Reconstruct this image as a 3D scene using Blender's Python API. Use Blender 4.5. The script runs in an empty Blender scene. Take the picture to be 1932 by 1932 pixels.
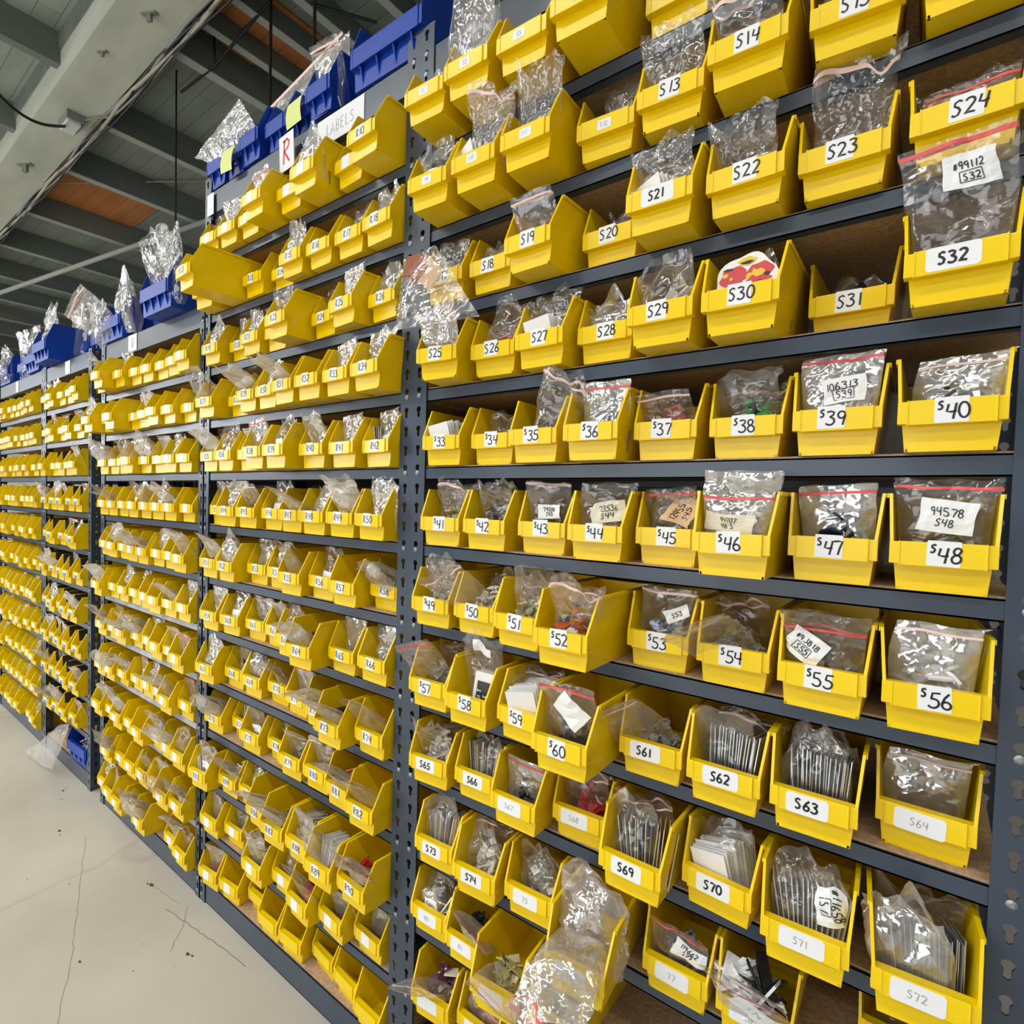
import bpy, bmesh, math, random
from mathutils import Vector, Matrix, noise, Euler

S = bpy.context.scene
COL = S.collection
U = 0.03387            # one layout unit (1 1/3 inch) in metres
Z0 = 51.2              # layout height zero sits this many units above the floor
PI = math.pi

# ---------------------------------------------------------------- camera
cam_d = bpy.data.cameras.new('camera')
cam = bpy.data.objects.new('camera', cam_d)
COL.objects.link(cam)
R_ = Vector((0.789696, 0.612914, 0.026774)); U_ = Vector((-0.041264, 0.009522, 0.999103)); F_ = Vector((-0.61211, 0.790092, -0.032811))
m = Matrix((R_, U_, -F_)).transposed().to_4x4()
m.translation = Vector((31.7107 * U, -30.7975 * U, (-2.8625 + Z0) * U))
cam.matrix_world = m
cam_d.sensor_width = 36.0
cam_d.lens = 1055.0 / 1932.0 * 36.0
cam_d.shift_x = (966.0 - 934.83) / 1932.0
cam_d.shift_y = (983.05 - 966.0) / 1932.0
cam_d.clip_start = 0.02
S.camera = cam

# ---------------------------------------------------------------- world, lights, exposure
w = bpy.data.worlds.new('world'); S.world = w; w.use_nodes = True
w.node_tree.nodes['Background'].inputs[0].default_value = (0.86, 0.93, 1.0, 1)
w.node_tree.nodes['Background'].inputs[1].default_value = 0.14
S.view_settings.view_transform = 'Standard'
S.view_settings.look = 'None'
S.view_settings.exposure = 0.05
S.view_settings.gamma = 1.0
S.view_settings.use_curve_mapping = False
try:
    S.cycles.max_bounces = 5; S.cycles.diffuse_bounces = 3; S.cycles.glossy_bounces = 2; S.cycles.transparent_max_bounces = 14
    S.cycles.caustics_reflective = False; S.cycles.caustics_refractive = False
except Exception:
    pass

def area_light(name, x, y, z, sx, sy, power, col=(1.0, 0.98, 0.94), tilt=0.0):
    d = bpy.data.lights.new(name, 'AREA'); d.shape = 'RECTANGLE'
    d.size = sx * U; d.size_y = sy * U; d.energy = power; d.color = col
    o = bpy.data.objects.new(name, d); COL.objects.link(o)
    o.location = (x * U, y * U, (z + Z0) * U)
    o.rotation_euler = (tilt, 0, 0)
    return o
# rows of strip lights that hang over the hall in front of the racks
for ly, pw, n in ((-58, 30, 9), (-130, 40, 9)):
    for i in range(n):
        area_light('strip_light', -330 + i * 52, ly, 82, 46, 4, pw, tilt=math.radians(-14))
# roof lights far down the hall at left, the strongest source
area_light('roof_light', -260, -165, 98, 130, 50, 900, col=(0.95, 0.98, 1.0), tilt=math.radians(-25))
area_light('roof_light', -60, -190, 98, 130, 40, 500, col=(0.97, 0.98, 1.0), tilt=math.radians(-25))
# bright windows in the far end of the hall, out of frame at left
o = area_light('end_windows', -470, -235, 52, 70, 260, 420, col=(0.94, 0.97, 1.0)); o.rotation_euler = (0, math.radians(-90), 0)
# tall daylight opening across the hall, behind the viewer
area_light('daylight_opening', -70, -240, 6, 200, 70, 180, col=(0.95, 0.98, 1.0), tilt=math.radians(90))

# ---------------------------------------------------------------- materials
def mat(name, col, rough=0.5, spec=0.5, metal=0.0):
    m = bpy.data.materials.new(name); m.use_nodes = True
    b = m.node_tree.nodes['Principled BSDF']
    b.inputs['Base Color'].default_value = (col[0], col[1], col[2], 1)
    b.inputs['Roughness'].default_value = rough
    b.inputs['Metallic'].default_value = metal
    b.inputs['Specular IOR Level'].default_value = spec
    return m

def noisy(name, c1, c2, scale, rough=0.6, detail=4, bump=0.0, stretch=(1, 1, 1), lo=0.35, hi=0.65, spec=0.4):
    m = mat(name, c1, rough, spec); nt = m.node_tree; b = nt.nodes['Principled BSDF']
    tc = nt.nodes.new('ShaderNodeTexCoord'); mp = nt.nodes.new('ShaderNodeMapping'); mp.inputs['Scale'].default_value = stretch
    n = nt.nodes.new('ShaderNodeTexNoise'); n.inputs['Scale'].default_value = scale; n.inputs['Detail'].default_value = detail
    r = nt.nodes.new('ShaderNodeValToRGB')
    r.color_ramp.elements[0].position = lo; r.color_ramp.elements[1].position = hi
    r.color_ramp.elements[0].color = (*c1, 1); r.color_ramp.elements[1].color = (*c2, 1)
    nt.links.new(tc.outputs['Object'], mp.inputs[0]); nt.links.new(mp.outputs[0], n.inputs['Vector'])
    nt.links.new(n.outputs['Fac'], r.inputs[0]); nt.links.new(r.outputs[0], b.inputs['Base Color'])
    if bump:
        bp = nt.nodes.new('ShaderNodeBump'); bp.inputs['Strength'].default_value = bump; bp.inputs['Distance'].default_value = 0.004
        nt.links.new(n.outputs['Fac'], bp.inputs['Height']); nt.links.new(bp.outputs[0], b.inputs['Normal'])
    return m

M = {}
M['yellow'] = noisy('yellow_plastic', (0.86, 0.585, 0.001), (0.90, 0.635, 0.002), 9, rough=0.27, spec=0.40)
M['blue'] = noisy('blue_plastic', (0.003, 0.040, 0.33), (0.004, 0.055, 0.40), 9, rough=0.34)
M['steel'] = noisy('grey_enamel', (0.027, 0.044, 0.072), (0.036, 0.056, 0.088), 5, rough=0.30, spec=0.6)
M['steel_lit'] = noisy('lit_pale_steel', (0.30, 0.31, 0.33), (0.50, 0.51, 0.53), 14, rough=0.45, detail=6)  # light falling on the W rack's low beams, put into the colour
M['zinc'] = mat('zinc_rivet', (0.30, 0.33, 0.37), 0.35, metal=0.7)
M['board'] = noisy('particle_board', (0.36, 0.24, 0.145), (0.50, 0.35, 0.22), 120, rough=0.85, detail=3, bump=0.3)
M['white'] = mat('white_paper', (0.82, 0.83, 0.86), 0.65, 0.3)
M['cream'] = mat('cream_card', (0.72, 0.68, 0.56), 0.7, 0.3)
M['tan'] = mat('tan_card', (0.70, 0.47, 0.30), 0.7, 0.3)
M['rust'] = mat('rust_card', (0.32, 0.095, 0.045), 0.7, 0.3)
M['note'] = mat('yellow_note', (0.72, 0.78, 0.30), 0.7, 0.3)
M['ink'] = mat('black_marker', (0.012, 0.012, 0.014), 0.5)
M['pencil'] = mat('pencil_grey', (0.30, 0.30, 0.32), 0.6)
M['redink'] = mat('red_marker', (0.60, 0.015, 0.03), 0.5)
M['bluepaper'] = mat('blue_tape', (0.06, 0.25, 0.72), 0.6)
M['black'] = mat('black_plastic', (0.012, 0.012, 0.016), 0.35)
M['darkgreen'] = mat('dark_sticker', (0.012, 0.022, 0.024), 0.5)
M['navy'] = mat('navy_fabric', (0.008, 0.014, 0.05), 0.6)
M['grey'] = mat('grey_plastic', (0.22, 0.22, 0.23), 0.4)
M['silver'] = mat('silver_metal', (0.55, 0.56, 0.58), 0.3, metal=0.8)
M['bone'] = mat('pale_plastic', (0.78, 0.77, 0.74), 0.5)
M['red'] = mat('red_plastic', (0.55, 0.02, 0.03), 0.4)
M['orange'] = mat('orange_red_plastic', (0.70, 0.10, 0.02), 0.4)
M['pink'] = mat('pink_plastic', (0.75, 0.22, 0.25), 0.4)
M['green'] = mat('green_plastic', (0.05, 0.42, 0.05), 0.4)
M['olive'] = mat('olive_card', (0.36, 0.34, 0.14), 0.6)
M['lightblue'] = mat('light_blue_plastic', (0.30, 0.48, 0.75), 0.5)
M['purple'] = mat('plum_card', (0.12, 0.03, 0.07), 0.5)
M['gold'] = mat('gold_print', (0.75, 0.50, 0.03), 0.5)
M['zipred'] = mat('red_zip', (0.72, 0.10, 0.10), 0.4)
M['zippink'] = mat('pale_zip', (0.85, 0.62, 0.58), 0.4)
M['rod'] = mat('dark_rod', (0.035, 0.022, 0.018), 0.7)
M['cable_dark'] = mat('black_cable', (0.015, 0.015, 0.016), 0.5)
M['cable_grey'] = mat('grey_cable', (0.26, 0.26, 0.25), 0.5)
M['cable_pale'] = mat('beige_cable', (0.42, 0.38, 0.30), 0.5)

def bag_material(name, tint, body, base, edge, bump=0.3):
    m = bpy.data.materials.new(name); m.use_nodes = True; nt = m.node_tree; nt.nodes.clear()
    out = nt.nodes.new('ShaderNodeOutputMaterial')
    tr = nt.nodes.new('ShaderNodeBsdfTransparent'); tr.inputs[0].default_value = (*tint, 1)
    gl = nt.nodes.new('ShaderNodeBsdfGlossy'); gl.inputs['Color'].default_value = (1, 1, 1, 1); gl.inputs['Roughness'].default_value = 0.12
    df = nt.nodes.new('ShaderNodeBsdfDiffuse'); df.inputs[0].default_value = (*body, 1)
    tl = nt.nodes.new('ShaderNodeBsdfTranslucent'); tl.inputs[0].default_value = (*body, 1)
    m0 = nt.nodes.new('ShaderNodeMixShader'); m0.inputs[0].default_value = 0.4
    nt.links.new(df.outputs[0], m0.inputs[1]); nt.links.new(tl.outputs[0], m0.inputs[2])
    m1 = nt.nodes.new('ShaderNodeMixShader'); m1.inputs[0].default_value = 0.60
    nt.links.new(m0.outputs[0], m1.inputs[1]); nt.links.new(gl.outputs[0], m1.inputs[2])
    tc = nt.nodes.new('ShaderNodeTexCoord'); vo = nt.nodes.new('ShaderNodeTexVoronoi'); vo.inputs['Scale'].default_value = 34.0
    nz = nt.nodes.new('ShaderNodeTexNoise'); nz.inputs['Scale'].default_value = 16.0; nz.inputs['Detail'].default_value = 3
    mv = nt.nodes.new('ShaderNodeMix'); mv.data_type = 'VECTOR'; mv.inputs[0].default_value = 0.10
    nt.links.new(tc.outputs['Object'], nz.inputs['Vector']); nt.links.new(tc.outputs['Object'], mv.inputs[4]); nt.links.new(nz.outputs['Color'], mv.inputs[5])
    nt.links.new(mv.outputs[1], vo.inputs['Vector'])
    bp = nt.nodes.new('ShaderNodeBump'); bp.inputs['Strength'].default_value = bump; bp.inputs['Distance'].default_value = 0.02
    nt.links.new(vo.outputs['Distance'], bp.inputs['Height'])
    for q in (gl, df): nt.links.new(bp.outputs[0], q.inputs['Normal'])
    lw = nt.nodes.new('ShaderNodeLayerWeight'); lw.inputs[0].default_value = 0.30
    mr = nt.nodes.new('ShaderNodeMapRange'); mr.inputs['To Min'].default_value = base; mr.inputs['To Max'].default_value = edge
    pw = nt.nodes.new('ShaderNodeMath'); pw.operation = 'POWER'; pw.inputs[1].default_value = 1.5
    nt.links.new(lw.outputs['Facing'], pw.inputs[0]); nt.links.new(pw.outputs[0], mr.inputs['Value'])
    m2 = nt.nodes.new('ShaderNodeMixShader')
    nt.links.new(mr.outputs[0], m2.inputs[0]); nt.links.new(tr.outputs[0], m2.inputs[1]); nt.links.new(m1.outputs[0], m2.inputs[2])
    nt.links.new(m2.outputs[0], out.inputs[0])
    return m
M['bag'] = bag_material('clear_polythene', (0.97, 0.955, 0.945), (0.88, 0.86, 0.85), 0.12, 0.66, 0.42)
M['bags'] = bag_material('smooth_clear_polythene', (0.97, 0.955, 0.945), (0.88, 0.86, 0.85), 0.10, 0.66, 0.10)
M['bagw'] = bag_material('milky_polythene', (0.95, 0.93, 0.92), (0.95, 0.93, 0.915), 0.42, 0.85, 0.22)  # milky film, whitened further to stand in for strong light
M['steel_post'] = M['steel']

# floor: pale sealed concrete with faint mottling, a few cracks and specks
def floor_material():
    m = mat('sealed_concrete', (0.44, 0.42, 0.36), 0.42, 0.4); nt = m.node_tree; b = nt.nodes['Principled BSDF']
    tc = nt.nodes.new('ShaderNodeTexCoord')
    n1 = nt.nodes.new('ShaderNodeTexNoise'); n1.inputs['Scale'].default_value = 1.6; n1.inputs['Detail'].default_value = 7
    r1 = nt.nodes.new('ShaderNodeValToRGB'); r1.color_ramp.elements[0].position = 0.3; r1.color_ramp.elements[1].position = 0.72
    r1.color_ramp.elements[0].color = (0.42, 0.395, 0.335, 1); r1.color_ramp.elements[1].color = (0.53, 0.505, 0.44, 1)
    v = nt.nodes.new('ShaderNodeTexVoronoi'); v.feature = 'DISTANCE_TO_EDGE'; v.inputs['Scale'].default_value = 0.55
    nd = nt.nodes.new('ShaderNodeTexNoise'); nd.inputs['Scale'].default_value = 3.0; nd.inputs['Detail'].default_value = 5
    ad = nt.nodes.new('ShaderNodeMix'); ad.data_type = 'VECTOR'; ad.inputs[0].default_value = 0.16
    nt.links.new(tc.outputs['Object'], ad.inputs[4]); nt.links.new(nd.outputs['Color'], ad.inputs[5])
    nt.links.new(tc.outputs['Object'], nd.inputs['Vector']); nt.links.new(tc.outputs['Object'], n1.inputs['Vector'])
    nt.links.new(ad.outputs[1], v.inputs['Vector'])
    cr = nt.nodes.new('ShaderNodeValToRGB'); cr.color_ramp.elements[0].position = 0.0; cr.color_ramp.elements[1].position = 0.006
    cr.color_ramp.elements[0].color = (0.86, 0.86, 0.84, 1); cr.color_ramp.elements[1].color = (1, 1, 1, 1)
    n3 = nt.nodes.new('ShaderNodeTexNoise'); n3.inputs['Scale'].default_value = 9.0; n3.inputs['Detail'].default_value = 2
    sp = nt.nodes.new('ShaderNodeValToRGB'); sp.color_ramp.elements[0].position = 0.20; sp.color_ramp.elements[1].position = 0.25
    sp.color_ramp.elements[0].color = (0.35, 0.34, 0.32, 1); sp.color_ramp.elements[1].color = (1, 1, 1, 1)
    nt.links.new(tc.outputs['Object'], n3.inputs['Vector']); nt.links.new(n3.outputs['Fac'], sp.inputs[0])
    nt.links.new(v.outputs['Distance'], cr.inputs[0]); nt.links.new(n1.outputs['Fac'], r1.inputs[0])
    mx = nt.nodes.new('ShaderNodeMix'); mx.data_type = 'RGBA'; mx.blend_type = 'MULTIPLY'; mx.inputs[0].default_value = 1
    nt.links.new(r1.outputs[0], mx.inputs[6]); nt.links.new(cr.outputs[0], mx.inputs[7])
    m2 = nt.nodes.new('ShaderNodeMix'); m2.data_type = 'RGBA'; m2.blend_type = 'MULTIPLY'; m2.inputs[0].default_value = 1
    nt.links.new(mx.outputs[2], m2.inputs[6]); nt.links.new(sp.outputs[0], m2.inputs[7])
    nt.links.new(m2.outputs[2], b.inputs['Base Color'])
    return m
M['floor'] = floor_material()

def deck_material(name, c1, c2):
    m = noisy(name, c1, c2, 2.2, rough=0.8, detail=8, stretch=(0.5, 3, 3)); nt = m.node_tree; b = nt.nodes['Principled BSDF']
    ramp = [n for n in nt.nodes if n.type == 'VALTORGB'][0]; tc = [n for n in nt.nodes if n.type == 'TEX_COORD'][0]
    br = nt.nodes.new('ShaderNodeTexBrick'); br.inputs['Scale'].default_value = 1.0; br.inputs['Mortar Size'].default_value = 0.003
    br.inputs['Brick Width'].default_value = 4.1; br.inputs['Row Height'].default_value = 0.14
    br.inputs['Color1'].default_value = (1, 1, 1, 1); br.inputs['Color2'].default_value = (0.88, 0.9, 0.88, 1); br.inputs['Mortar'].default_value = (0.45, 0.47, 0.45, 1)
    nt.links.new(tc.outputs['Object'], br.inputs['Vector'])
    mx = nt.nodes.new('ShaderNodeMix'); mx.data_type = 'RGBA'; mx.blend_type = 'MULTIPLY'; mx.inputs[0].default_value = 1
    nt.links.new(ramp.outputs[0], mx.inputs[6]); nt.links.new(br.outputs['Color'], mx.inputs[7]); nt.links.new(mx.outputs[2], b.inputs['Base Color'])
    return m
M['deck'] = deck_material('green_grey_deck_boards', (0.29, 0.335, 0.295), (0.38, 0.42, 0.37))
M['ply'] = deck_material('bare_orange_plywood', (0.56, 0.20, 0.06), (0.66, 0.27, 0.09))
M['joist'] = noisy('green_grey_joist', (0.16, 0.185, 0.165), (0.21, 0.235, 0.21), 3, rough=0.8, stretch=(3, 0.4, 3))
M['joist_pale'] = mat('pale_joist_edge', (0.46, 0.50, 0.45), 0.8)
M['beam'] = noisy('pale_painted_beam', (0.50, 0.53, 0.45), (0.62, 0.64, 0.55), 2.5, rough=0.8, detail=6, stretch=(0.6, 2, 2))
M['wall'] = noisy('grey_partition', (0.30, 0.29, 0.27), (0.36, 0.35, 0.33), 1.5, rough=0.9)

# ---------------------------------------------------------------- helpers
class MB:
    """collects shapes given in layout units and links them as one mesh object"""
    def __init__(s): s.v = []; s.f = []; s.mi = []
    def add(s, vs, fs, mi=0):
        o = len(s.v); s.v += [tuple(p) for p in vs]
        for f in fs: s.f.append(tuple(i + o for i in f)); s.mi.append(mi)
    def box(s, x0, x1, y0, y1, z0, z1, mi=0, mtx=None):
        vs = [Vector((x, y, z)) for z in (z0, z1) for y in (y0, y1) for x in (x0, x1)]
        if mtx: vs = [mtx @ p for p in vs]
        s.add(vs, [(0, 2, 3, 1), (4, 5, 7, 6), (0, 1, 5, 4), (2, 6, 7, 3), (0, 4, 6, 2), (1, 3, 7, 5)], mi)
    def cyl(s, a, b, r, n=10, mi=0, r2=None):
        a = Vector(a); b = Vector(b); d = (b - a).normalized(); q = d.orthogonal().normalized(); k = d.cross(q)
        vs = []
        for p, rr in ((a, r), (b, r if r2 is None else r2)):
            vs += [p + rr * (math.cos(2 * PI * i / n) * q + math.sin(2 * PI * i / n) * k) for i in range(n)]
        s.add(vs, [(i, (i + 1) % n, n + (i + 1) % n, n + i) for i in range(n)] + [tuple(range(n - 1, -1, -1)), tuple(range(n, 2 * n))], mi)
    def tube(s, pts, r, n=6, mi=0):
        pts = [Vector(p) for p in pts]; vs = []; fs = []
        for i, p in enumerate(pts):
            d = (pts[min(i + 1, len(pts) - 1)] - pts[max(i - 1, 0)]).normalized()
            q = d.cross(Vector((0.13, 0.31, 1))).normalized(); k = d.cross(q)
            vs += [p + r * (math.cos(2 * PI * j / n) * q + math.sin(2 * PI * j / n) * k) for j in range(n)]
        for i in range(len(pts) - 1):
            fs += [(i * n + j, i * n + (j + 1) % n, (i + 1) * n + (j + 1) % n, (i + 1) * n + j) for j in range(n)]
        s.add(vs, fs, mi)
    def mesh(s, name, mats, smooth=False, bevel=0.0):
        me = bpy.data.meshes.new(name)
        me.from_pydata([(x * U, y * U, z * U) for x, y, z in s.v], [], s.f)
        for q in mats: me.materials.append(q)
        me.polygons.foreach_set('material_index', s.mi)
        if bevel:
            b = bmesh.new(); b.from_mesh(me)
            bmesh.ops.remove_doubles(b, verts=b.verts, dist=1e-6)
            bmesh.ops.recalc_face_normals(b, faces=b.faces)
            es = [e for e in b.edges if len(e.link_faces) == 2 and e.calc_face_angle(0) > 0.6]
            bmesh.ops.bevel(b, geom=es, offset=bevel * U, segments=2, affect='EDGES', clamp_overlap=True, profile=0.6)
            b.to_mesh(me); b.free()
        if smooth: me.polygons.foreach_set('use_smooth', [True] * len(me.polygons))
        me.update(); return me

def put(name, me, parent=None, loc=None, rot=None, sc=None):
    o = bpy.data.objects.new(name, me); COL.objects.link(o)
    if parent: o.parent = parent
    if loc is not None:
        o.location = (loc[0] * U, loc[1] * U, (loc[2] + (0 if parent else Z0)) * U)
    if rot is not None: o.rotation_euler = rot
    if sc is not None: o.scale = sc
    return o

def tag(o, label, cat, group=None, kind=None):
    if kind == 'structure': o['kind'] = kind; return o
    o['label'] = label; o['category'] = cat
    if group: o['group'] = group
    if kind: o['kind'] = kind
    return o

def struct(name, mb, mats, **k):
    o = put(name, mb.mesh(name, mats, **k), loc=(0, 0, 0)); o['kind'] = 'structure'; return o

# ---------------------------------------------------------------- handwriting: strokes on a 0.62 x 1 cell
def arc(cx, cy, rx, ry, a0, a1, n=12):
    return [(cx + rx * math.cos(math.radians(a0 + (a1 - a0) * i / n)), cy + ry * math.sin(math.radians(a0 + (a1 - a0) * i / n))) for i in range(n + 1)]
GL = {
 '0': [arc(.3, .5, .26, .48, 100, 470, 18)],
 '1': [[(.32, 1), (.30, .5), (.27, 0)]],
 '2': [arc(.3, .75, .24, .24, 160, -20, 9) + [(.42, .5), (.2, .2), (.05, .03), (.3, .06), (.58, .02)]],
 '3': [[(.06, .92), (.3, .99), (.5, .9), (.46, .72), (.24, .56)] + arc(.26, .28, .28, .27, 80, -150, 10)],
 '4': [[(.12, .95), (.06, .5), (.28, .45), (.56, .5)], [(.5, 1), (.46, .5), (.42, 0)]],
 '5': [[(.55, .97), (.16, .95), (.12, .58)] + arc(.26, .3, .28, .29, 110, -150, 12)],
 '6': [[(.46, 1), (.22, .7), (.07, .32)] + arc(.29, .24, .22, .23, 180, 520, 14)],
 '7': [[(.03, .93), (.3, .97), (.56, .95), (.4, .5), (.27, 0)]],
 '8': [[(.5, .86)] + arc(.3, .76, .19, .22, 30, 250, 9) + arc(.3, .27, .23, .26, 80, -250, 14) + [(.38, .58), (.5, .86)]],
 '9': [arc(.3, .72, .22, .24, 20, 370, 14) + [(.48, .5), (.4, 0)]],
 'S': [[(.5, .88), (.34, 1), (.13, .88), (.12, .68), (.34, .52), (.46, .33), (.38, .08), (.2, 0), (.04, .12)]],
 'R': [[(.1, 0), (.12, 1)], [(.02, .94), (.3, 1), (.48, .84), (.4, .62), (.14, .52), (.3, .3), (.54, 0)]],
 'W': [[(.0, 1), (.15, 0), (.31, .7), (.47, 0), (.62, 1)]],
 'A': [[(.02, 0), (.28, 1), (.54, 0)], [(.12, .36), (.45, .36)]],
 'B': [[(.1, 0), (.1, 1), (.42, .92), (.42, .6), (.1, .52), (.5, .36), (.46, .06), (.1, 0)]],
 'E': [[(.5, 1), (.1, 1), (.1, 0), (.52, 0)], [(.1, .52), (.42, .52)]],
 'L': [[(.1, 1), (.1, 0), (.5, .02)]],
 'P': [[(.1, 0), (.1, 1), (.46, .92), (.46, .58), (.1, .5)]],
 'H': [[(.08, 0), (.08, 1)], [(.5, 0), (.5, 1)], [(.08, .5), (.5, .5)]],
 'N': [[(.08, 0), (.08, 1), (.5, 0), (.5, 1)]],
 'T': [[(.0, 1), (.58, 1)], [(.29, 1), (.29, 0)]],
 'Y': [[(.04, 1), (.29, .5), (.54, 1)], [(.29, .5), (.29, 0)]],
 'O': [arc(.3, .5, .26, .48, 100, 470, 18)],
 'K': [[(.1, 0), (.1, 1)], [(.5, 1), (.12, .5), (.52, 0)]],
 '#': [[(.18, .1), (.26, .9)], [(.38, .1), (.46, .9)], [(.05, .35), (.55, .35)], [(.08, .65), (.58, .65)]],
 '-': [[(.1, .5), (.45, .5)]],
}
def text_strokes(txt, x, y, h, adv=0.72, jit=0.0, rng=None):
    out = []; cx = x
    for c in txt:
        if c == ' ': cx += h * 0.5; continue
        if c == '^': continue
        dy = (rng.uniform(-jit, jit) * h) if rng else 0; sl = (rng.uniform(-.06, .10)) if rng else 0
        for st in GL[c]: out.append([(cx + (px + sl * py) * h, y + dy + py * h) for px, py in st])
        cx += h * (adv if c not in '1' else adv * 0.72)
    return out, cx
def ribbon(mb, strokes, wd, fn, mi):
    """flat pen strokes; fn maps the flat (x, y) to a point"""
    for st in strokes:
        n = len(st); L = []; Rr = []
        for i, (px, py) in enumerate(st):
            a = st[max(i - 1, 0)]; b = st[min(i + 1, n - 1)]; dx, dy = b[0] - a[0], b[1] - a[1]
            q = math.hypot(dx, dy) or 1; nx, ny = -dy / q * wd / 2, dx / q * wd / 2
            L.append(fn(px + nx, py + ny)); Rr.append(fn(px - nx, py - ny))
        mb.add(L + Rr, [(n + i, n + i + 1, i + 1, i) for i in range(n - 1)], mi)

# ---------------------------------------------------------------- hopper-front storage bins
def bin_body(hw0, hw1, H, L, gus=0):
    """hw0: half width at the foot, hw1: at the rim; front lip plane is y = 0"""
    mb = MB(); t = 0.13; hl = hw0 + (hw1 - hw0) * .64
    hs = ((0, hw0), (1.16, hw0 + (hw1 - hw0) * .27), (2.12, hl), (H, hw1))
    def hw(z):
        for (za, a), (zb, c) in zip(hs, hs[1:]):
            if z <= zb: return a + (c - a) * (z - za) / (zb - za)
        return hs[-1][1]
    for s in (-1, 1):
        for z0, z1, ya, yb in ((0, 1.16, .42, .42), (1.16, 2.12, .02, .02), (2.12, H, .02, 1.08)):
            vs = []
            for d in (0, t):
                vs += [(s * (hw(z0) - d), ya, z0), (s * (hw(z0) - d), L, z0), (s * (hw(z1) - d), L, z1), (s * (hw(z1) - d), yb, z1)]
            mb.add(vs, [(0, 1, 2, 3), (7, 6, 5, 4), (0, 4, 5, 1), (1, 5, 6, 2), (2, 6, 7, 3), (3, 7, 4, 0)])
        mb.box(min(s * hw1, s * (hw1 + .06)), max(s * hw1, s * (hw1 + .06)), 1.12, L, H - 0.2, H)       # rim flange
    mb.box(-hw0 + .02, hw0 - .02, 0.42, L, 0, 0.14)
    for y, zt in ((L - t, H), (0.42, 2.05)):                                                             # back and front walls follow the flare
        zz = [q[0] for q in hs if q[0] < zt] + [zt]
        for za, zb in zip(zz, zz[1:]):
            vs = [(-hw(za) + .02, y, za), (hw(za) - .02, y, za), (hw(zb) - .02, y, zb), (-hw(zb) + .02, y, zb)]
            vs += [(p, q + t, r) for p, q, r in vs]
            mb.add(vs, [(0, 1, 2, 3), (7, 6, 5, 4), (0, 4, 5, 1), (1, 5, 6, 2), (2, 6, 7, 3), (3, 7, 4, 0)])
    for i in range(gus):                                                                                 # stiffening ribs below the lip
        x = -hw0 + 2 * hw0 * (i + 0.5) / gus
        mb.add([(x - .07, .42, 1.16), (x + .07, .42, 1.16), (x + .07, .02, 1.16), (x - .07, .02, 1.16), (x - .07, .42, .2), (x + .07, .42, .2)],
               [(0, 1, 2, 3), (0, 4, 5, 1), (3, 2, 5, 4), (0, 3, 4), (1, 5, 2)])
    return mb
def bin_lip(hl):
    mb = MB()
    mb.box(-hl, hl, 0.0, 0.14, 1.16, 2.12); mb.box(-hl + .1, hl - .1, 0.1, 0.5, 2.0, 2.1)
    mb.box(-hl, hl, 0.1, 0.5, 1.16, 1.26)
    mb.box(-hl + .33, hl - .33, -0.07, 0.02, 1.10, 2.14)
    for s in (-1, 1): mb.box(min(s * (hl - .40), s * (hl - .33)), max(s * (hl - .40), s * (hl - .33)), -0.10, 0.0, 1.08, 2.16)
    return mb
ME = {}
ME['body'] = bin_body(1.52, 1.94, 4.22, 8.2).mesh('storage_bin', [M['yellow']], bevel=0.045)
ME['lip'] = bin_lip(1.80).mesh('label_holder', [M['yellow']], bevel=0.035)
ME['bbody'] = bin_body(1.52, 1.93, 4.0, 8.2, 2).mesh('blue_bin', [M['blue']], bevel=0.045)
ME['blip'] = bin_lip(1.86).mesh('label_holder', [M['blue']], bevel=0.035)
ME['wbody'] = bin_body(4.0, 4.3, 4.0, 8.2, 4).mesh('wide_blue_bin', [M['blue']], bevel=0.045)
ME['wlip'] = bin_lip(4.2).mesh('label_holder', [M['blue']], bevel=0.035)

def label_mesh(txt, style, rng):
    """paper sticker on the lip with its hand lettering"""
    mb = MB(); y = -0.075
    ww, hh, x0, zb, ht, pw, sup = {'m': (1.12, 1.06, -.62, 1.16, .62, .085, 1), 'e': (1.10, 1.02, -.55, 1.16, .60, .085, 0), 'w': (1.75, .95, -1.0, 1.14, .48, .10, 0),
                               'p': (1.85, .95, -1.05, 1.14, .34, .035, 0), 's': (.85, .56, -.40, 1.36, .26, .03, 0), 'r': (1.0, 1.0, -.55, 1.16, .56, .075, 0)}[style]
    x0 += rng.uniform(-.12, .12); zb += rng.uniform(-.03, .05); an = rng.uniform(-.035, .035)
    fn = lambda px, pz, d=0: Vector((x0 + px * math.cos(an) - pz * math.sin(an), y - d, zb + pz * math.cos(an) + px * math.sin(an)))
    c = 0.1 if style in 'wp' else 0.03
    ol = [(c, 0), (ww - c, 0), (ww, c), (ww, hh - c), (ww - c, hh), (c, hh), (0, hh - c), (0, c)]
    n = len(ol)
    mb.add([fn(a, b, .012) for a, b in ol] + [fn(a, b, -.02) for a, b in ol], [tuple(range(n))] + [(i, n + i, n + (i + 1) % n, (i + 1) % n) for i in range(n)], 0)
    if txt:
        ink = 1
        if sup:
            st, cx = text_strokes(txt[0], .10, hh * .52, ht * .55, rng=rng)
            st2, _ = text_strokes(txt[1:], .34, hh * .14, ht * 1.05, adv=.66, jit=.03, rng=rng); st += st2
        else:
            wd = len(txt) * ht * .68
            st, cx = text_strokes(txt, max(.06, (ww - wd) / 2), (hh - ht) / 2, ht, adv=.68, jit=.03, rng=rng)
        ribbon(mb, st, pw, lambda a, b: fn(a, b, .02), ink)
    return mb.mesh('label', [M['white'], M['ink' if style in 'mewr' else 'pencil']])
ME['plainlabel'] = label_mesh('', 'e', random.Random(3))
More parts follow.
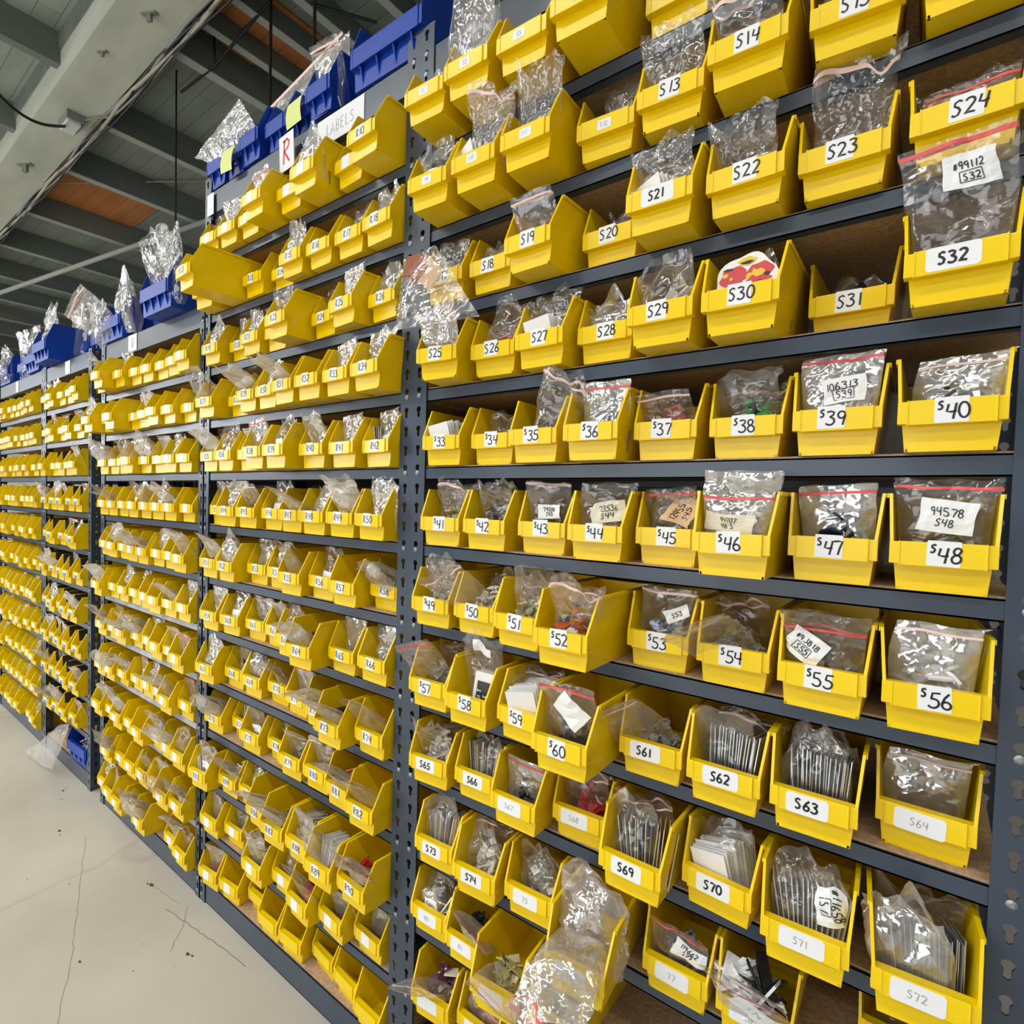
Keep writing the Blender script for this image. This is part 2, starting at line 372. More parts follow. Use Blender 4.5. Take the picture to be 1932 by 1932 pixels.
def half_label():
    mb = MB(); mb.box(-.62, .62, -.085, 0, 1.16, 2.14, 0); mb.box(-.62, .62, -.095, -.05, 1.16, 1.70, 1)
    return mb.mesh('label', [M['white'], M['bluepaper']])
ME['bluelabel'] = half_label()
mb = MB(); mb.add([(-1.655, 1.1, 2.5), (-1.655, 4.4, 2.5), (-1.80, 4.4, 4.24), (-1.80, 1.1, 4.24), (-1.75, 1.1, 2.5), (-1.75, 4.4, 2.5), (-1.90, 4.4, 4.24), (-1.90, 1.1, 4.24)], [(0, 1, 2, 3), (7, 6, 5, 4), (0, 4, 5, 1), (1, 5, 6, 2), (2, 6, 7, 3), (3, 7, 4, 0)]); ME['patch'] = mb.mesh('sticker', [M['darkgreen']])

def storage_bin(x, y, z, yaw, label, group, txt='', style='m', rng=None, lab=None, patch=False, color=''):
    b, l, nm = {'': ('body', 'lip', 'storage_bin'), 'b': ('bbody', 'blip', 'blue_storage_bin'), 'w': ('wbody', 'wlip', 'wide_blue_bin')}[color]
    o = put(nm, ME[b], loc=(x, y, z), rot=(0, 0, math.radians(yaw)), sc={'': None, 'b': (1, 1, 1.35), 'w': (1, 1, 1.5)}[color])
    tag(o, label, 'storage bin', group)
    h = put('label_holder', ME[l], o)
    if lab is None and style: lab = label_mesh(txt, style, rng)
    if lab is not None: put('label', lab, h)
    if patch: p = put('sticker', ME['patch'], o); p['label'] = 'dark square sticker'
    return o

# ---------------------------------------------------------------- plastic bags
class Bag:
    """two crumpled sheets; kinds: o open top, c closed and slumped, z flat zip bag"""
    def __init__(s, seed, kind, w, h, t, lean=0.0, amp=1.0, nx=20, ny=26, front=1.1, free=False):
        s.front = front; s.free = free; s.mt = None
        s.k = kind; s.w = w; s.h = h; s.t = t; s.lean = lean; s.amp = amp; s.nx = nx; s.ny = ny
        s.o = Vector((seed * 7.31, seed * 3.17, seed * 1.93)); s.rng = random.Random(seed)
        s.tw = s.rng.uniform(-.35, .35); s.sl = s.rng.uniform(-.25, .25)
    def rid(s, p): return 1 - abs(noise.noise(p)) * 2.0
    def pt(s, u, v, side, off=0.0):
        k = s.k; edge = max(0.0, 1 - (2 * u) ** 4)
        if k == 'z': T = s.t * edge * (1 - v) ** .8 * (0.35 + min(1, v * 5)); wd = 1.0
        elif k == 'c': T = s.t * edge * math.sin(min(1, .12 + v) * PI) ** .7; wd = .78 + .22 * math.sin(PI * (.15 + .8 * v))
        else: T = s.t * edge * (max(0, (1 - v)) ** 1.3 * min(1, .3 + v * 6) + .12 + .25 * max(0, v - .7)); wd = .82 + .25 * v
        p3 = Vector((u * s.w * .9, v * s.h * .9, side * .35 + T * side * .4)) + s.o
        a = s.amp * (.45 + .55 * v) * (.6 if k == 'z' else 1.0)
        r1 = s.rid(p3 * .62) - .55; r2 = s.rid(p3 * 1.5 + Vector((9, 2, 5))) - .55
        d = .30 * r1 + .13 * r2
        n3 = noise.noise_vector(p3 * .8)
        x = u * s.w * wd + .26 * a * n3.x + .10 * a * r2
        z = v * s.h + .22 * a * n3.z * (.3 + v)
        if v > .6 and k != 'z': z += (v - .6) * 2.2 * a * noise.noise(Vector((u * 3.4, side * .6, 4)) + s.o)
        if k == 'c': z += -.10 * s.h * (2 * u) ** 2 * v
        y = side * (T + .03) + d * a * (.5 + .5 * edge) + .30 * a * n3.y * v
        y += -s.lean * (v ** 1.8) * s.h; z -= .35 * abs(s.lean) * v ** 2 * s.h * abs(s.lean)
        x += s.sl * v * v * s.h * .35
        y += s.tw * u * v * 1.2
        z = max(z, .02)
        if not s.free:
            lim = 1.36 + .09 * z
            if z < 4.0: x = max(-lim, min(lim, x))
            if z < 2.2: y = max(y, -s.front)
        return Vector((x, y - off, z))
    def mesh(s):
        mb = MB(); nx, ny = s.nx, s.ny
        for side in (-1, 1):
            vs = [s.pt(i / nx - .5, j / ny, side) for j in range(ny + 1) for i in range(nx + 1)]
            fs = [(j * (nx + 1) + i, j * (nx + 1) + i + 1, (j + 1) * (nx + 1) + i + 1, (j + 1) * (nx + 1) + i) for j in range(ny) for i in range(nx)]
            if side > 0: fs = [f[::-1] for f in fs]
            mb.add(vs, fs)
        q = s.rng.random(); return mb.mesh('plastic_bag', [M[s.mt or ('bagw' if q < .35 else 'bag' if q < .7 else 'bags')]], smooth=True)
    def zip(s, v=.90, mt='zipred'):
        mb = MB(); n = 24
        for side in (-1, 1):
            vs = [s.pt(i / n - .5, v, side, .03 * -side) for i in range(n + 1)] + [s.pt(i / n - .5, v + .028, side, .03 * -side) for i in range(n + 1)]
            mb.add(vs, [(i, i + 1, n + 2 + i, n + 1 + i) for i in range(n)])
        return mb.mesh('zip_strip', [M[mt]])
    def paper(s, u0, u1, v0, v1, lines=(), mt='white', rot=0.0, pen=.05, ink='ink', box=False, rng=None, ht=.26):
        """sticker that follows the front sheet; lines of lettering top to bottom"""
        mb = MB(); n = 6; w = (u1 - u0) * s.w; h = (v1 - v0) * s.h; rng = rng or random.Random(1)
        ca, sa = math.cos(rot), math.sin(rot)
        def fn(px, py, d=.05):
            qx, qy = px - w / 2, py - h / 2
            return s.pt((u0 + u1) / 2 + (qx * ca - qy * sa) / s.w, (v0 + v1) / 2 + (qx * sa + qy * ca) / s.h, -1, d)
        g = [(i / n, j / n) for j in range(n + 1) for i in range(n + 1)]
        mb.add([fn(a * w, b * h) for a, b in g], [(j * (n + 1) + i, j * (n + 1) + i + 1, (j + 1) * (n + 1) + i + 1, (j + 1) * (n + 1) + i) for j in range(n) for i in range(n)], 0)
        for li, tx in enumerate(lines):
            hh = min(ht, h / (len(lines) + 1) * .82)
            wd = len(tx) * hh * .7; y = h - (li + 1) * h / (len(lines) + 1) - hh / 2
            st, cx = text_strokes(tx, max(.05, (w - wd) / 2), y, hh, adv=.7, jit=.05, rng=rng)
            ribbon(mb, st, pen, lambda a, b: fn(a, b, .08), 1)
            if box and li == len(lines) - 1:
                a0, a1, b0, b1 = (w - wd) / 2 - .1, (w + wd) / 2 + .05, y - .08, y + hh + .08
                ribbon(mb, [[(a0, b0), (a1, b0)], [(a1, b0), (a1, b1)], [(a1, b1), (a0, b1)], [(a0, b1), (a0, b0)]], pen * .7, lambda a, b: fn(a, b, .08), 1)
        return mb.mesh('paper_tag', [M[mt], M[ink]])

PROTO = {}
for i in range(7): PROTO['o%d' % i] = Bag(11 + i, 'o', 3.2, 4.4, .8, lean=(.12, .25, .05, .3, .18, -.05, .22)[i], amp=(1, 1.2, .9, 1.3, 1.1, 1, .8)[i])
for i in range(6): PROTO['c%d' % i] = Bag(31 + i, 'c', 3.3, 3.5, .95, lean=(.1, .2, 0, .25, .15, .05)[i], amp=(1.2, 1.5, 1.1, 1.4, 1.3, 1)[i])
for i in range(5): PROTO['z%d' % i] = Bag(51 + i, 'z', 3.3, 4.0, .55, lean=(.15, .3, .22, .4, .1)[i], amp=(.8, .6, .9, .7, .8)[i])
for k, b in list(PROTO.items()):
    ME['bag_' + k] = b.mesh()
    mw = ME['bag_' + k].copy(); mw.materials.clear(); mw.materials.append(M['bagw']); ME['bag_' + k + 'w'] = mw
    if k[0] == 'z': ME['zip_' + k] = b.zip(mt='zipred' if k in ('z0', 'z2') else 'zippink')
    if k[0] == 'o' and k in ('o1', 'o4'): ME['zip_' + k] = b.zip(v=.86, mt='zippink')
    ME['tag_' + k] = b.paper(-.22, .22, .38, .56)

def bag(k, x, y, z, label, group, rot=(0, 0, 0), sc=(1, 1, 1), with_tag=False, paper=None, mesh=None, zipm=None):
    o = put('plastic_bag', mesh or ME['bag_' + k], loc=(x, y, z), rot=rot, sc=sc)
    tag(o, label, 'plastic bag', group)
    zm = zipm or (ME.get('zip_' + k) if mesh is None else None)
    if zm: put('zip_strip', zm, o)
    if paper: put('paper_tag', paper, o)
    elif with_tag: put('paper_tag', ME['tag_' + k], o)
    return o

# ---------------------------------------------------------------- heaps of small pieces and stacks of cards seen through the bags
def heap_mesh(seed, mts, n=60, rx=1.0, ry=.65, rz=2.9, s0=.2, s1=.55, flat=.25):
    rng = random.Random(seed); mb = MB()
    for i in range(n):
        a = rng.uniform(0, 2 * PI); r = math.sqrt(rng.random()); zz = rng.random() * (1 - .55 * r)
        mt = Matrix.Translation((rx * r * math.cos(a), ry * r * math.sin(a), .45 + rz * zz)) @ Euler((rng.uniform(-1, 1), rng.uniform(-1, 1), rng.uniform(0, 3))).to_matrix().to_4x4()
        sx, sy = rng.uniform(s0, s1), rng.uniform(s0, s1) * .8
        mi = rng.randrange(len(mts)) if rng.random() < .5 else 0
        if rng.random() < .7: mb.box(-sx, sx, -sy, sy, -flat * .2, flat * .2, mi, mt)
        else:
            k = 7; ring = [(sx * .8 * math.cos(2 * PI * q / k), sx * .8 * math.sin(2 * PI * q / k)) for q in range(k)]
            mb.add([mt @ Vector((p, q, flat * .25 * e)) for e in (-1, 1) for p, q in ring], [tuple(range(k - 1, -1, -1)), tuple(range(k, 2 * k))] + [(q, (q + 1) % k, k + (q + 1) % k, k + q) for q in range(k)], mi)
    return mb.mesh('small_parts', [M[q] for q in mts])
def cards_mesh(seed, mts, n=15, w=.95, h=2.9, step=.16, fan=.35):
    rng = random.Random(seed); mb = MB()
    for i in range(n):
        f = (i / (n - 1) - .5)
        mt = Matrix.Translation((f * n * step, rng.uniform(-.05, .05), .25)) @ Euler((rng.uniform(-.05, .05) - .2, fan * f + rng.uniform(-.03, .03), .25 + rng.uniform(-.05, .05))).to_matrix().to_4x4()
        mb.box(-.02, .02, -w, w, 0, h + rng.uniform(-.1, .1), rng.randrange(len(mts)) if rng.random() < .3 else 0, mt)
    return mb.mesh('card_stack', [M[q] for q in mts])
HEAPS = {}
def heap(kind, x, y, z, where, sc=1.0, rz=0.0):
    words = {'black': 'black', 'bone': 'white', 'grey': 'grey', 'red': 'red', 'orange': 'orange and white', 'pink': 'pink', 'green': 'green', 'olive': 'olive and cream', 'blue': 'light blue',
             'navy': 'navy', 'purple': 'plum', 'silver': 'silver', 'cards': 'cream', 'wcards': 'white', 'gcards': 'grey', 'bw': 'black and white', 'glass': 'white and plum'}
    if kind not in HEAPS:
        if kind == 'cards': HEAPS[kind] = cards_mesh(5, ['cream', 'grey', 'white'])
        elif kind == 'wcards': HEAPS[kind] = cards_mesh(6, ['white', 'bone'], n=14)
        elif kind == 'gcards': HEAPS[kind] = cards_mesh(7, ['silver', 'white', 'grey'], n=22, step=.10, fan=.15)
        else:
            mts = {'black': ['black', 'black', 'grey'], 'bone': ['bone', 'white', 'grey'], 'grey': ['grey', 'silver', 'black'], 'red': ['red', 'red', 'white'], 'orange': ['orange', 'white', 'navy'], 'pink': ['pink', 'red', 'white'],
                   'green': ['green', 'green', 'black'], 'olive': ['olive', 'cream', 'gold'], 'blue': ['lightblue', 'lightblue', 'white'], 'navy': ['navy', 'black', 'navy'], 'purple': ['purple', 'bone', 'purple'],
                   'silver': ['silver', 'white', 'grey'], 'bw': ['white', 'black', 'white'], 'glass': ['white', 'white', 'purple']}[kind]
            HEAPS[kind] = heap_mesh(len(HEAPS) + 70, mts, s1=.75 if kind in ('navy', 'glass', 'bw') else .5, n=34 if kind in ('navy', 'glass') else 64)
    nm = 'card_stack' if 'cards' in kind else 'small_parts'
    o = put(nm, HEAPS[kind], loc=(x, y, z), rot=(0, 0, rz), sc=(sc, sc, sc))
    tag(o, ('stack of thin %s cards' if 'cards' in kind else 'heap of small %s pieces') % words[kind] + ' bagged in ' + where, 'cards' if 'cards' in kind else 'small parts',
        'bagged contents of the bins', 'stuff' if 'cards' not in kind else None)
    return o

# ================================================================ the setting
mb = MB(); mb.box(-1200, 110, -260, 340, -52.2, -51.2); struct('floor', mb, [M['floor']])
mb = MB(); mb.box(-1200, 110, -260, 340, 100, 101); struct('ceiling', mb, [M['deck']])
mb = MB(); mb.box(-330, 110, 23, 24, -51.2, 27); struct('wall_back', mb, [M['wall']])
mb = MB(); mb.box(95, 96, -260, 24, -51.2, 100); struct('wall_right', mb, [M['wall']])
n = 0
def trim(boxes, mt):
    global n; n += 1
    mb = MB()
    for b in boxes: mb.box(*b)
    return struct('trim_%d' % n, mb, [mt])
for x in (-57.4, -71, -81.5, -92.5):                                     # small roof purlins
    trim([(x - .9, x + .9, 20, 140, 95.5, 100)], M['joist']); trim([(x - .95, x + .95, 20, 140, 95.3, 95.5)], M['joist_pale'])
for x in (-46, -35, -24, -13, 0, 14, 28): trim([(x - .9, x + .9, 20, 140, 95.4, 100)], M['joist'])
for x in (-101, -142, -175, -217, -258, -300, -340, -381, -422, -463, -505, -560, -620, -690, -780, -900):                            # deep joists
    trim([(x - 1.2, x + 1.2, 20, 330, 92.3, 100)], M['joist']); trim([(x - 1.25, x + 1.25, 20, 330, 92.1, 92.3)], M['joist_pale'])
for x in (-90, -128, -166, -205, -245): trim([(x - 1.2, x + 1.2, -140, 9.6, 93, 100)], M['joist'])
trim([(-1200, 110, 9.6, 20, 90, 100)], M['beam'])                          # the big roof beam along the racks
trim([(-330, 110, 9.2, 9.6, 96, 100)], M['joist'])
trim([(-91.4, -79.4, 21, 49, 99.5, 99.9)], M['ply'])
trim([(-99.6, -93.4, 32.5, 40, 99.5, 99.9)], M['ply'])
trim([(-215.6, -188, 20, 55, 99.5, 99.9)], M['ply'])

def crack(pts, wd):
    mb = MB(); r = random.Random(len(pts)); q = []
    for i in range(len(pts) - 1):
        for k in range(8): t = k / 8; q.append((pts[i][0] + (pts[i + 1][0] - pts[i][0]) * t + r.uniform(-.1, .1), pts[i][1] + (pts[i + 1][1] - pts[i][1]) * t + r.uniform(-.1, .1)))
    ribbon(mb, [q], wd, lambda a, b: (a, b, -51.19), 0)
    global n; n += 1
    return struct('trim_%d' % n, mb, [M['crack']])
M['crack'] = mat('floor_crack', (0.20, 0.19, 0.165), 0.8)
crack([(-60, -4.5), (-44, -9.8), (-37.2, -12.2), (-28.8, -15.5), (-15, -21)], .05)
crack([(-36.6, -3.2), (-32.2, -2.7), (-27.9, -2.1), (-21, -1.4)], .09); crack([(-35.1, -1.5), (-32.4, -3.2), (-29.3, -6.1)], .06)
crack([(-42.5, -2.7), (-35.4, -1.8)], .05)
M['scuff'] = mat('dark_scuff', (0.06, 0.055, 0.05), 0.9)
mb = MB()
for x, y, r in ((-64.2, -6.4, .35), (-63, -6.6, .15), (-42.3, -2.7, .4), (-42.9, -2.9, .2), (-76.9, -2.7, .3), (-35.4, -12, .22), (-28, -4.6, .3), (-27.4, -4.4, .2), (-74, -3.6, .16), (-50, -9, .12), (-30, -9, .1), (-33, -7, .08), (-55, -12, .1)):
    mb.add([(x + r * (1 + .4 * math.sin(3 * a)) * math.cos(a), y + .55 * r * math.sin(a), -51.185) for a in [2 * PI * i / 9 for i in range(9)]], [tuple(range(9))])
n += 1; struct('trim_%d' % n, mb, [M['scuff']])

# ---------------------------------------------------------------- cables and fittings under the roof
rng = random.Random(4)
for i, (nm, mt, r) in enumerate((('grey', 'cable_grey', .38), ('black', 'cable_dark', .30), ('beige', 'cable_pale', .42), ('thin grey', 'cable_grey', .25), ('thin black', 'cable_dark', .22))):
    mb = MB(); pts = []
    for k in range(70):
        x = -300 + k * 4.6
        pts.append((x, 20.2 + .35 * math.sin(k * .5 + i * 2) + i * .25, 89.9 - .3 * i - .5 * abs(math.sin(k * .27 + i)) + rng.uniform(-.15, .15)))
    mb.tube(pts, r)
    tag(put('cable', mb.mesh('cable', [M[mt]], smooth=True), loc=(0, 0, 0)), '%s cable of the bundle running along the edge of the big pale roof beam' % nm, 'cable', 'cables along the roof beam')
o = put('junction_box', None, loc=(-141, 15.5, 88.2)); tag(o, 'grey metal box with a pale front fixed under the big roof beam', 'electrical box')
mb = MB(); mb.box(-3.4, 3.4, -1.9, 1.9, 0, 1.8); put('housing', mb.mesh('housing', [M['cable_grey']], bevel=.1), o)
mb = MB(); mb.box(-3.0, 3.0, -1.7, 1.2, -.9, .05); put('cover', mb.mesh('cover', [M['bone']], bevel=.2), o)
for x, y, s in ((-91.5, 14.6, 1.0), (-176, 14.0, 1.4), (-110, 12.5, .7)):
    mb = MB(); mb.box(-1.6 * s, 1.6 * s, -.5 * s, .5 * s, -.25, 0); mb.box(-.5 * s, .5 * s, -.3 * s, .3 * s, -1.6 * s, 0)
    tag(put('steel_bracket', mb.mesh('steel_bracket', [M['cable_grey']], bevel=.05), loc=(x, y, 90), rot=(0, 0, .5)), {1.0: 'grey steel bracket under the roof beam near the top edge', 1.4: 'larger grey steel bracket under the roof beam at far left', .7: 'smallest grey bracket under the roof beam, above the metal box'}[s], 'bracket', 'brackets under the roof beam')
mb = MB(); mb.tube([(-141 + 0 * k, 16, 90) if k == 0 else (-141 + k * 1.2, 16 + k * .55, 89.3 - .1 * math.sin(k)) for k in range(9)], .25)
tag(put('cable', mb.mesh('cable', [M['cable_grey']], smooth=True), loc=(0, 0, 0)), 'short grey cable curving from the box to the cable bundle', 'cable')
mb = MB(); P0, P1 = Vector((-141, 14, 87.2)), Vector((-112, -8.5, 77))
mb.tube([P0.lerp(P1, k / 20) - Vector((0, 0, 4 * math.sin(PI * k / 20))) for k in range(21)], .33)
tag(put('cable', mb.mesh('cable', [M['cable_dark']], smooth=True), loc=(0, 0, 0)), 'thick black cable sagging from the box towards the left edge', 'cable')
for i, (x, y, z, r, w_) in enumerate(((-116.6, 30, 26, .2, 'thin dark rod hanging from the roof beside the deep joist'), (-74.3, 30, 30, .3, 'rust-dark rod hanging down in front of the orange plywood'), (-59.6, 30, 40, .3, 'dark rod hanging right of the orange plywood'), (-97.6, 30, 92.5, .28, 'short dark hanger rod holding the thin brace pipe'))):
    mb = MB(); mb.cyl((x, y, z), (x - .4, y, 99.8), r)
    tag(put('hanger_rod', mb.mesh('hanger_rod', [M['rod']], smooth=True), loc=(0, 0, 0)), w_, 'rod', 'rods hanging from the roof')
mb = MB(); mb.tube([(-112, 29, 92), (-98, 30, 92.3), (-74.5, 31, 96.5), (-62, 46, 95)], .3)
tag(put('brace_pipe', mb.mesh('brace_pipe', [M['cable_dark']], smooth=True), loc=(0, 0, 0)), 'thin dark pipe running slantwise below the small roof purlins', 'pipe')
mb = MB(); mb.cyl((-330, 26, 84), (-150, 60, 88), .9); tag(put('conduit', mb.mesh('conduit', [M['joist_pale']], smooth=True), loc=(0, 0, 0)), 'pale conduit pipe crossing below the joists at far left', 'pipe')
mb = MB(); mb.cyl((-200, 24, 97), (-146, 66, 99.8), .22); tag(put('pull_cord', mb.mesh('pull_cord', [M['cable_pale']], smooth=True), loc=(0, 0, 0)), 'thin pale cord stretched down from the joists at left', 'cord')

# ================================================================ shelving racks
def keyhole(hx):
    c = (hx, -.25); r = .235; s = .125
    pts = [(hx - s, -.80), (hx - s, -.42)]
    pts += [(hx + r * math.cos(math.radians(a)), c[1] + r * math.sin(math.radians(a))) for a in (235, 190, 150, 110, 70, 30, -10, -55)]
    pts += [(hx + s, -.42), (hx + s, -.80), (hx, -.88)]
    return pts[::-1]
def post_cells(hx, x0, x1):
    """one slotted cell 1.5 high as triangles"""
    b = bmesh.new(); rect = [(x0, -1.2), (x1, -1.2), (x1, .3), (x0, .3)]; hole = keyhole(hx)
    es = []
    for lp in (rect, hole):
        vs = [b.verts.new((p[0], 0, p[1])) for p in lp]
        es += [b.edges.new((vs[i], vs[(i + 1) % len(vs)])) for i in range(len(vs))]
    bmesh.ops.triangle_fill(b, edges=es, use_beauty=True)
    b.verts.index_update()
    V = [tuple(v.co) for v in b.verts]; F = []
    for f in b.faces:
        c = f.calc_center_median()
        F.append(tuple(v.index for v in f.verts))
    b.free()
    return V, F, hole
POSTS = {}
def post_mesh(hole_off, w0, w1, side, ztop):
    key = (w0, w1, side, ztop)
    if key in POSTS: return POSTS[key]
    mb = MB(); V, F, H = post_cells(0, w0, w1); n = int((ztop + 51.2) / 1.5)
    zs = [1.5 * math.floor(ztop / 1.5) - 1.5 * i for i in range(n + 1)]
    t = .1; k = len(H)
    for z in zs:
        if z - 1.2 < -51.2: continue
        mb.add([(x, 0, q + z) for x, y, q in V], F); mb.add([(x, t, q + z) for x, y, q in V], [f[::-1] for f in F])
        mb.add([(x, 0, q + z) for x, q in H] + [(x, t, q + z) for x, q in H], [(i, (i + 1) % k, k + (i + 1) % k, k + i) for i in range(k)])
    zb = min(z for z in zs if z - 1.2 >= -51.2) - 1.2
    mb.box(w0, w1, 0, t, -51.2, zb)
    xs = w1 if side > 0 else w0                                            # the flange that runs back along the rack's end
    V2, F2, H2 = post_cells(.75, 0, 1.5)
    for z in zs:
        if z - 1.2 < -51.2: continue
        for d in (0, t): mb.add([(xs - side * d, x, q + z) for x, y, q in V2], [f if (d == 0) == (side > 0) else f[::-1] for f in F2])
    POSTS[key] = mb.mesh('post', [M['steel']]); return POSTS[key]
def beam_mesh(x0, x1, h, holes, mt):
    mb = MB(); mb.box(x0, x1, .11, .21, -h, 0); mb.box(x0, x1, .11, 1.0, -.08, 0); mb.box(x0, x1, .11, .7, -h, -h + .08)
    for hx in holes:
        for dz in ((-.42,) if h < 1.5 else (-.42, -1.92)): mb.cyl((hx, .11, dz), (hx, -.03, dz), .2, 10, 1); mb.cyl((hx, -.03, dz), (hx, -.09, dz), .2, 10, 1, r2=.1)
    return mb.mesh('shelf_beam', [mt, M['zinc']])
def rack(label, hl, hr, top, levels, pale=()):
    """hl, hr: hole lines of the two front posts"""
    o = put('shelving_rack', None, loc=(hl, 0, -Z0)); tag(o, label, 'shelving rack', 'slotted steel racks along the wall')
    for hx, sd in ((hl, -1), (hr, 1)):
        pm = post_mesh(0, -.70 if sd > 0 else -.64, .72 if sd > 0 else .80, sd, top)
        put('post', pm, o, loc=(hx - hl, 0, Z0))
        r = put('post', pm, o, loc=(hx - hl, 13.6, Z0), sc=(1, -1, 1))
    x0, x1 = .55, hr - hl - .55
    bm = beam_mesh(x0, x1, .95, (0, hr - hl), M['steel']); bp = beam_mesh(x0, x1, .95, (0, hr - hl), M['steel_lit'])
    bb = beam_mesh(x0, x1, 2.6, (0, hr - hl), M['steel'])
    mb = MB(); mb.box(.3, hr - hl - .3, .24, 13.3, -.46, .10); bd = mb.mesh('shelf_board', [M['board']])
    for z, big in levels:
        me = bb if big else (bp if z in pale else bm)
        put('shelf_beam', me, o, loc=(0, 0, z + Z0)); put('shelf_beam', me, o, loc=(0, 13.6, z + Z0), sc=(1, -1, 1))
        put('shelf_board', bd, o, loc=(0, 0, z + Z0))
    for z in (-40, -10, 15):                                               # end ties between front and rear posts
        for hx in (0, hr - hl):
            mb = MB(); mb.box(hx - .3, hx + .3, .3, 13.3, -.5, .5); put('end_tie', mb.mesh('end_tie', [M['steel']]), o, loc=(0, 0, z + Z0))
    return o
lev = lambda ks, top: [(-6 * k - .28, False) for k in ks] + [(top, True), (-48.5, True)]
rack('grey slotted steel rack of bins marked S, the nearest one at right', 0, 35.02, 33.2, lev(range(-4, 8), 31.6))
rack('tall grey slotted steel rack below the LABELS paper, next to the post seam', -35.05, -1.365, 33.2, lev(range(-4, 8), 31.6))
rack('lower grey steel rack with the paper marked W on its top beam', -68.3, -36.05, 20.6, lev(range(-2, 8), 19.3), pale=[-6 * k - .28 for k in (3, 4, 5, 6, 7)])  # low beams take the steel with light painted in
rack('narrow grey steel rack with blue labelled bins left of the dark gap', -98.25, -74.0, 20.6, lev(range(-2, 8), 19.5))
rack('grey steel rack at the far left end of the row', -132.5, -99.65, 20.6, lev(range(-2, 8), 19.6))
# papers on the top beams
def paper(name, x, y, z, w, h, label, txt='', ht=1, pen=.1, ink='ink', rot=0, mt='white'):
    mb = MB(); ca, sa = math.cos(rot), math.sin(rot)
    fn = lambda a, b, d=0: (a * ca - b * sa, -d, a * sa + b * ca)
    mb.add([fn(0, 0), fn(w, 0), fn(w, h), fn(0, h), fn(0, 0, -.03), fn(w, 0, -.03), fn(w, h, -.03), fn(0, h, -.03)], [(0, 1, 2, 3), (7, 6, 5, 4), (0, 4, 5, 1), (1, 5, 6, 2), (2, 6, 7, 3), (3, 7, 4, 0)], 0)
    if txt:
        wd = len(txt) * ht * .72; st, cx = text_strokes(txt, (w - wd) / 2 + .05, (h - ht) / 2, ht, adv=.72, jit=.04, rng=random.Random(2))
        ribbon(mb, st, pen, lambda a, b: fn(a, b, .015), 1)
    return tag(put(name, mb.mesh(name, [M[mt], M[ink]]), loc=(x, y, z)), label, 'sign')
paper('paper_sign', -14.0, .05, 29.0, 6.6, 2.4, 'white paper reading LABELS on the top beam of the tall rack', 'LABELS', .95, .06, 'pencil')
paper('paper_sign', -18.8, -.8, 28.0, 2.4, 3.4, 'white card with a red letter R hanging in front of the tall rack', 'R', 2.2, .22, 'redink', rot=.06)
paper('paper_sign', -58.6, .04, 16.9, 3.0, 2.3, 'white paper marked W on the top beam of the lower rack', 'W', 1.4, .12, 'pencil')
paper('paper_sign', -86.6, .04, 17.1, 2.6, 2.2, 'blank white paper on the top beam of the narrow rack')
paper('paper_sign', -118.5, .04, 17.2, 2.0, 2.2, 'blank white paper on the top beam of the far left rack')
paper('paper_sign', -35.0, -.1, 28.9, 1.5, 2.4, 'small white paper at the left end of the tall rack top beam')

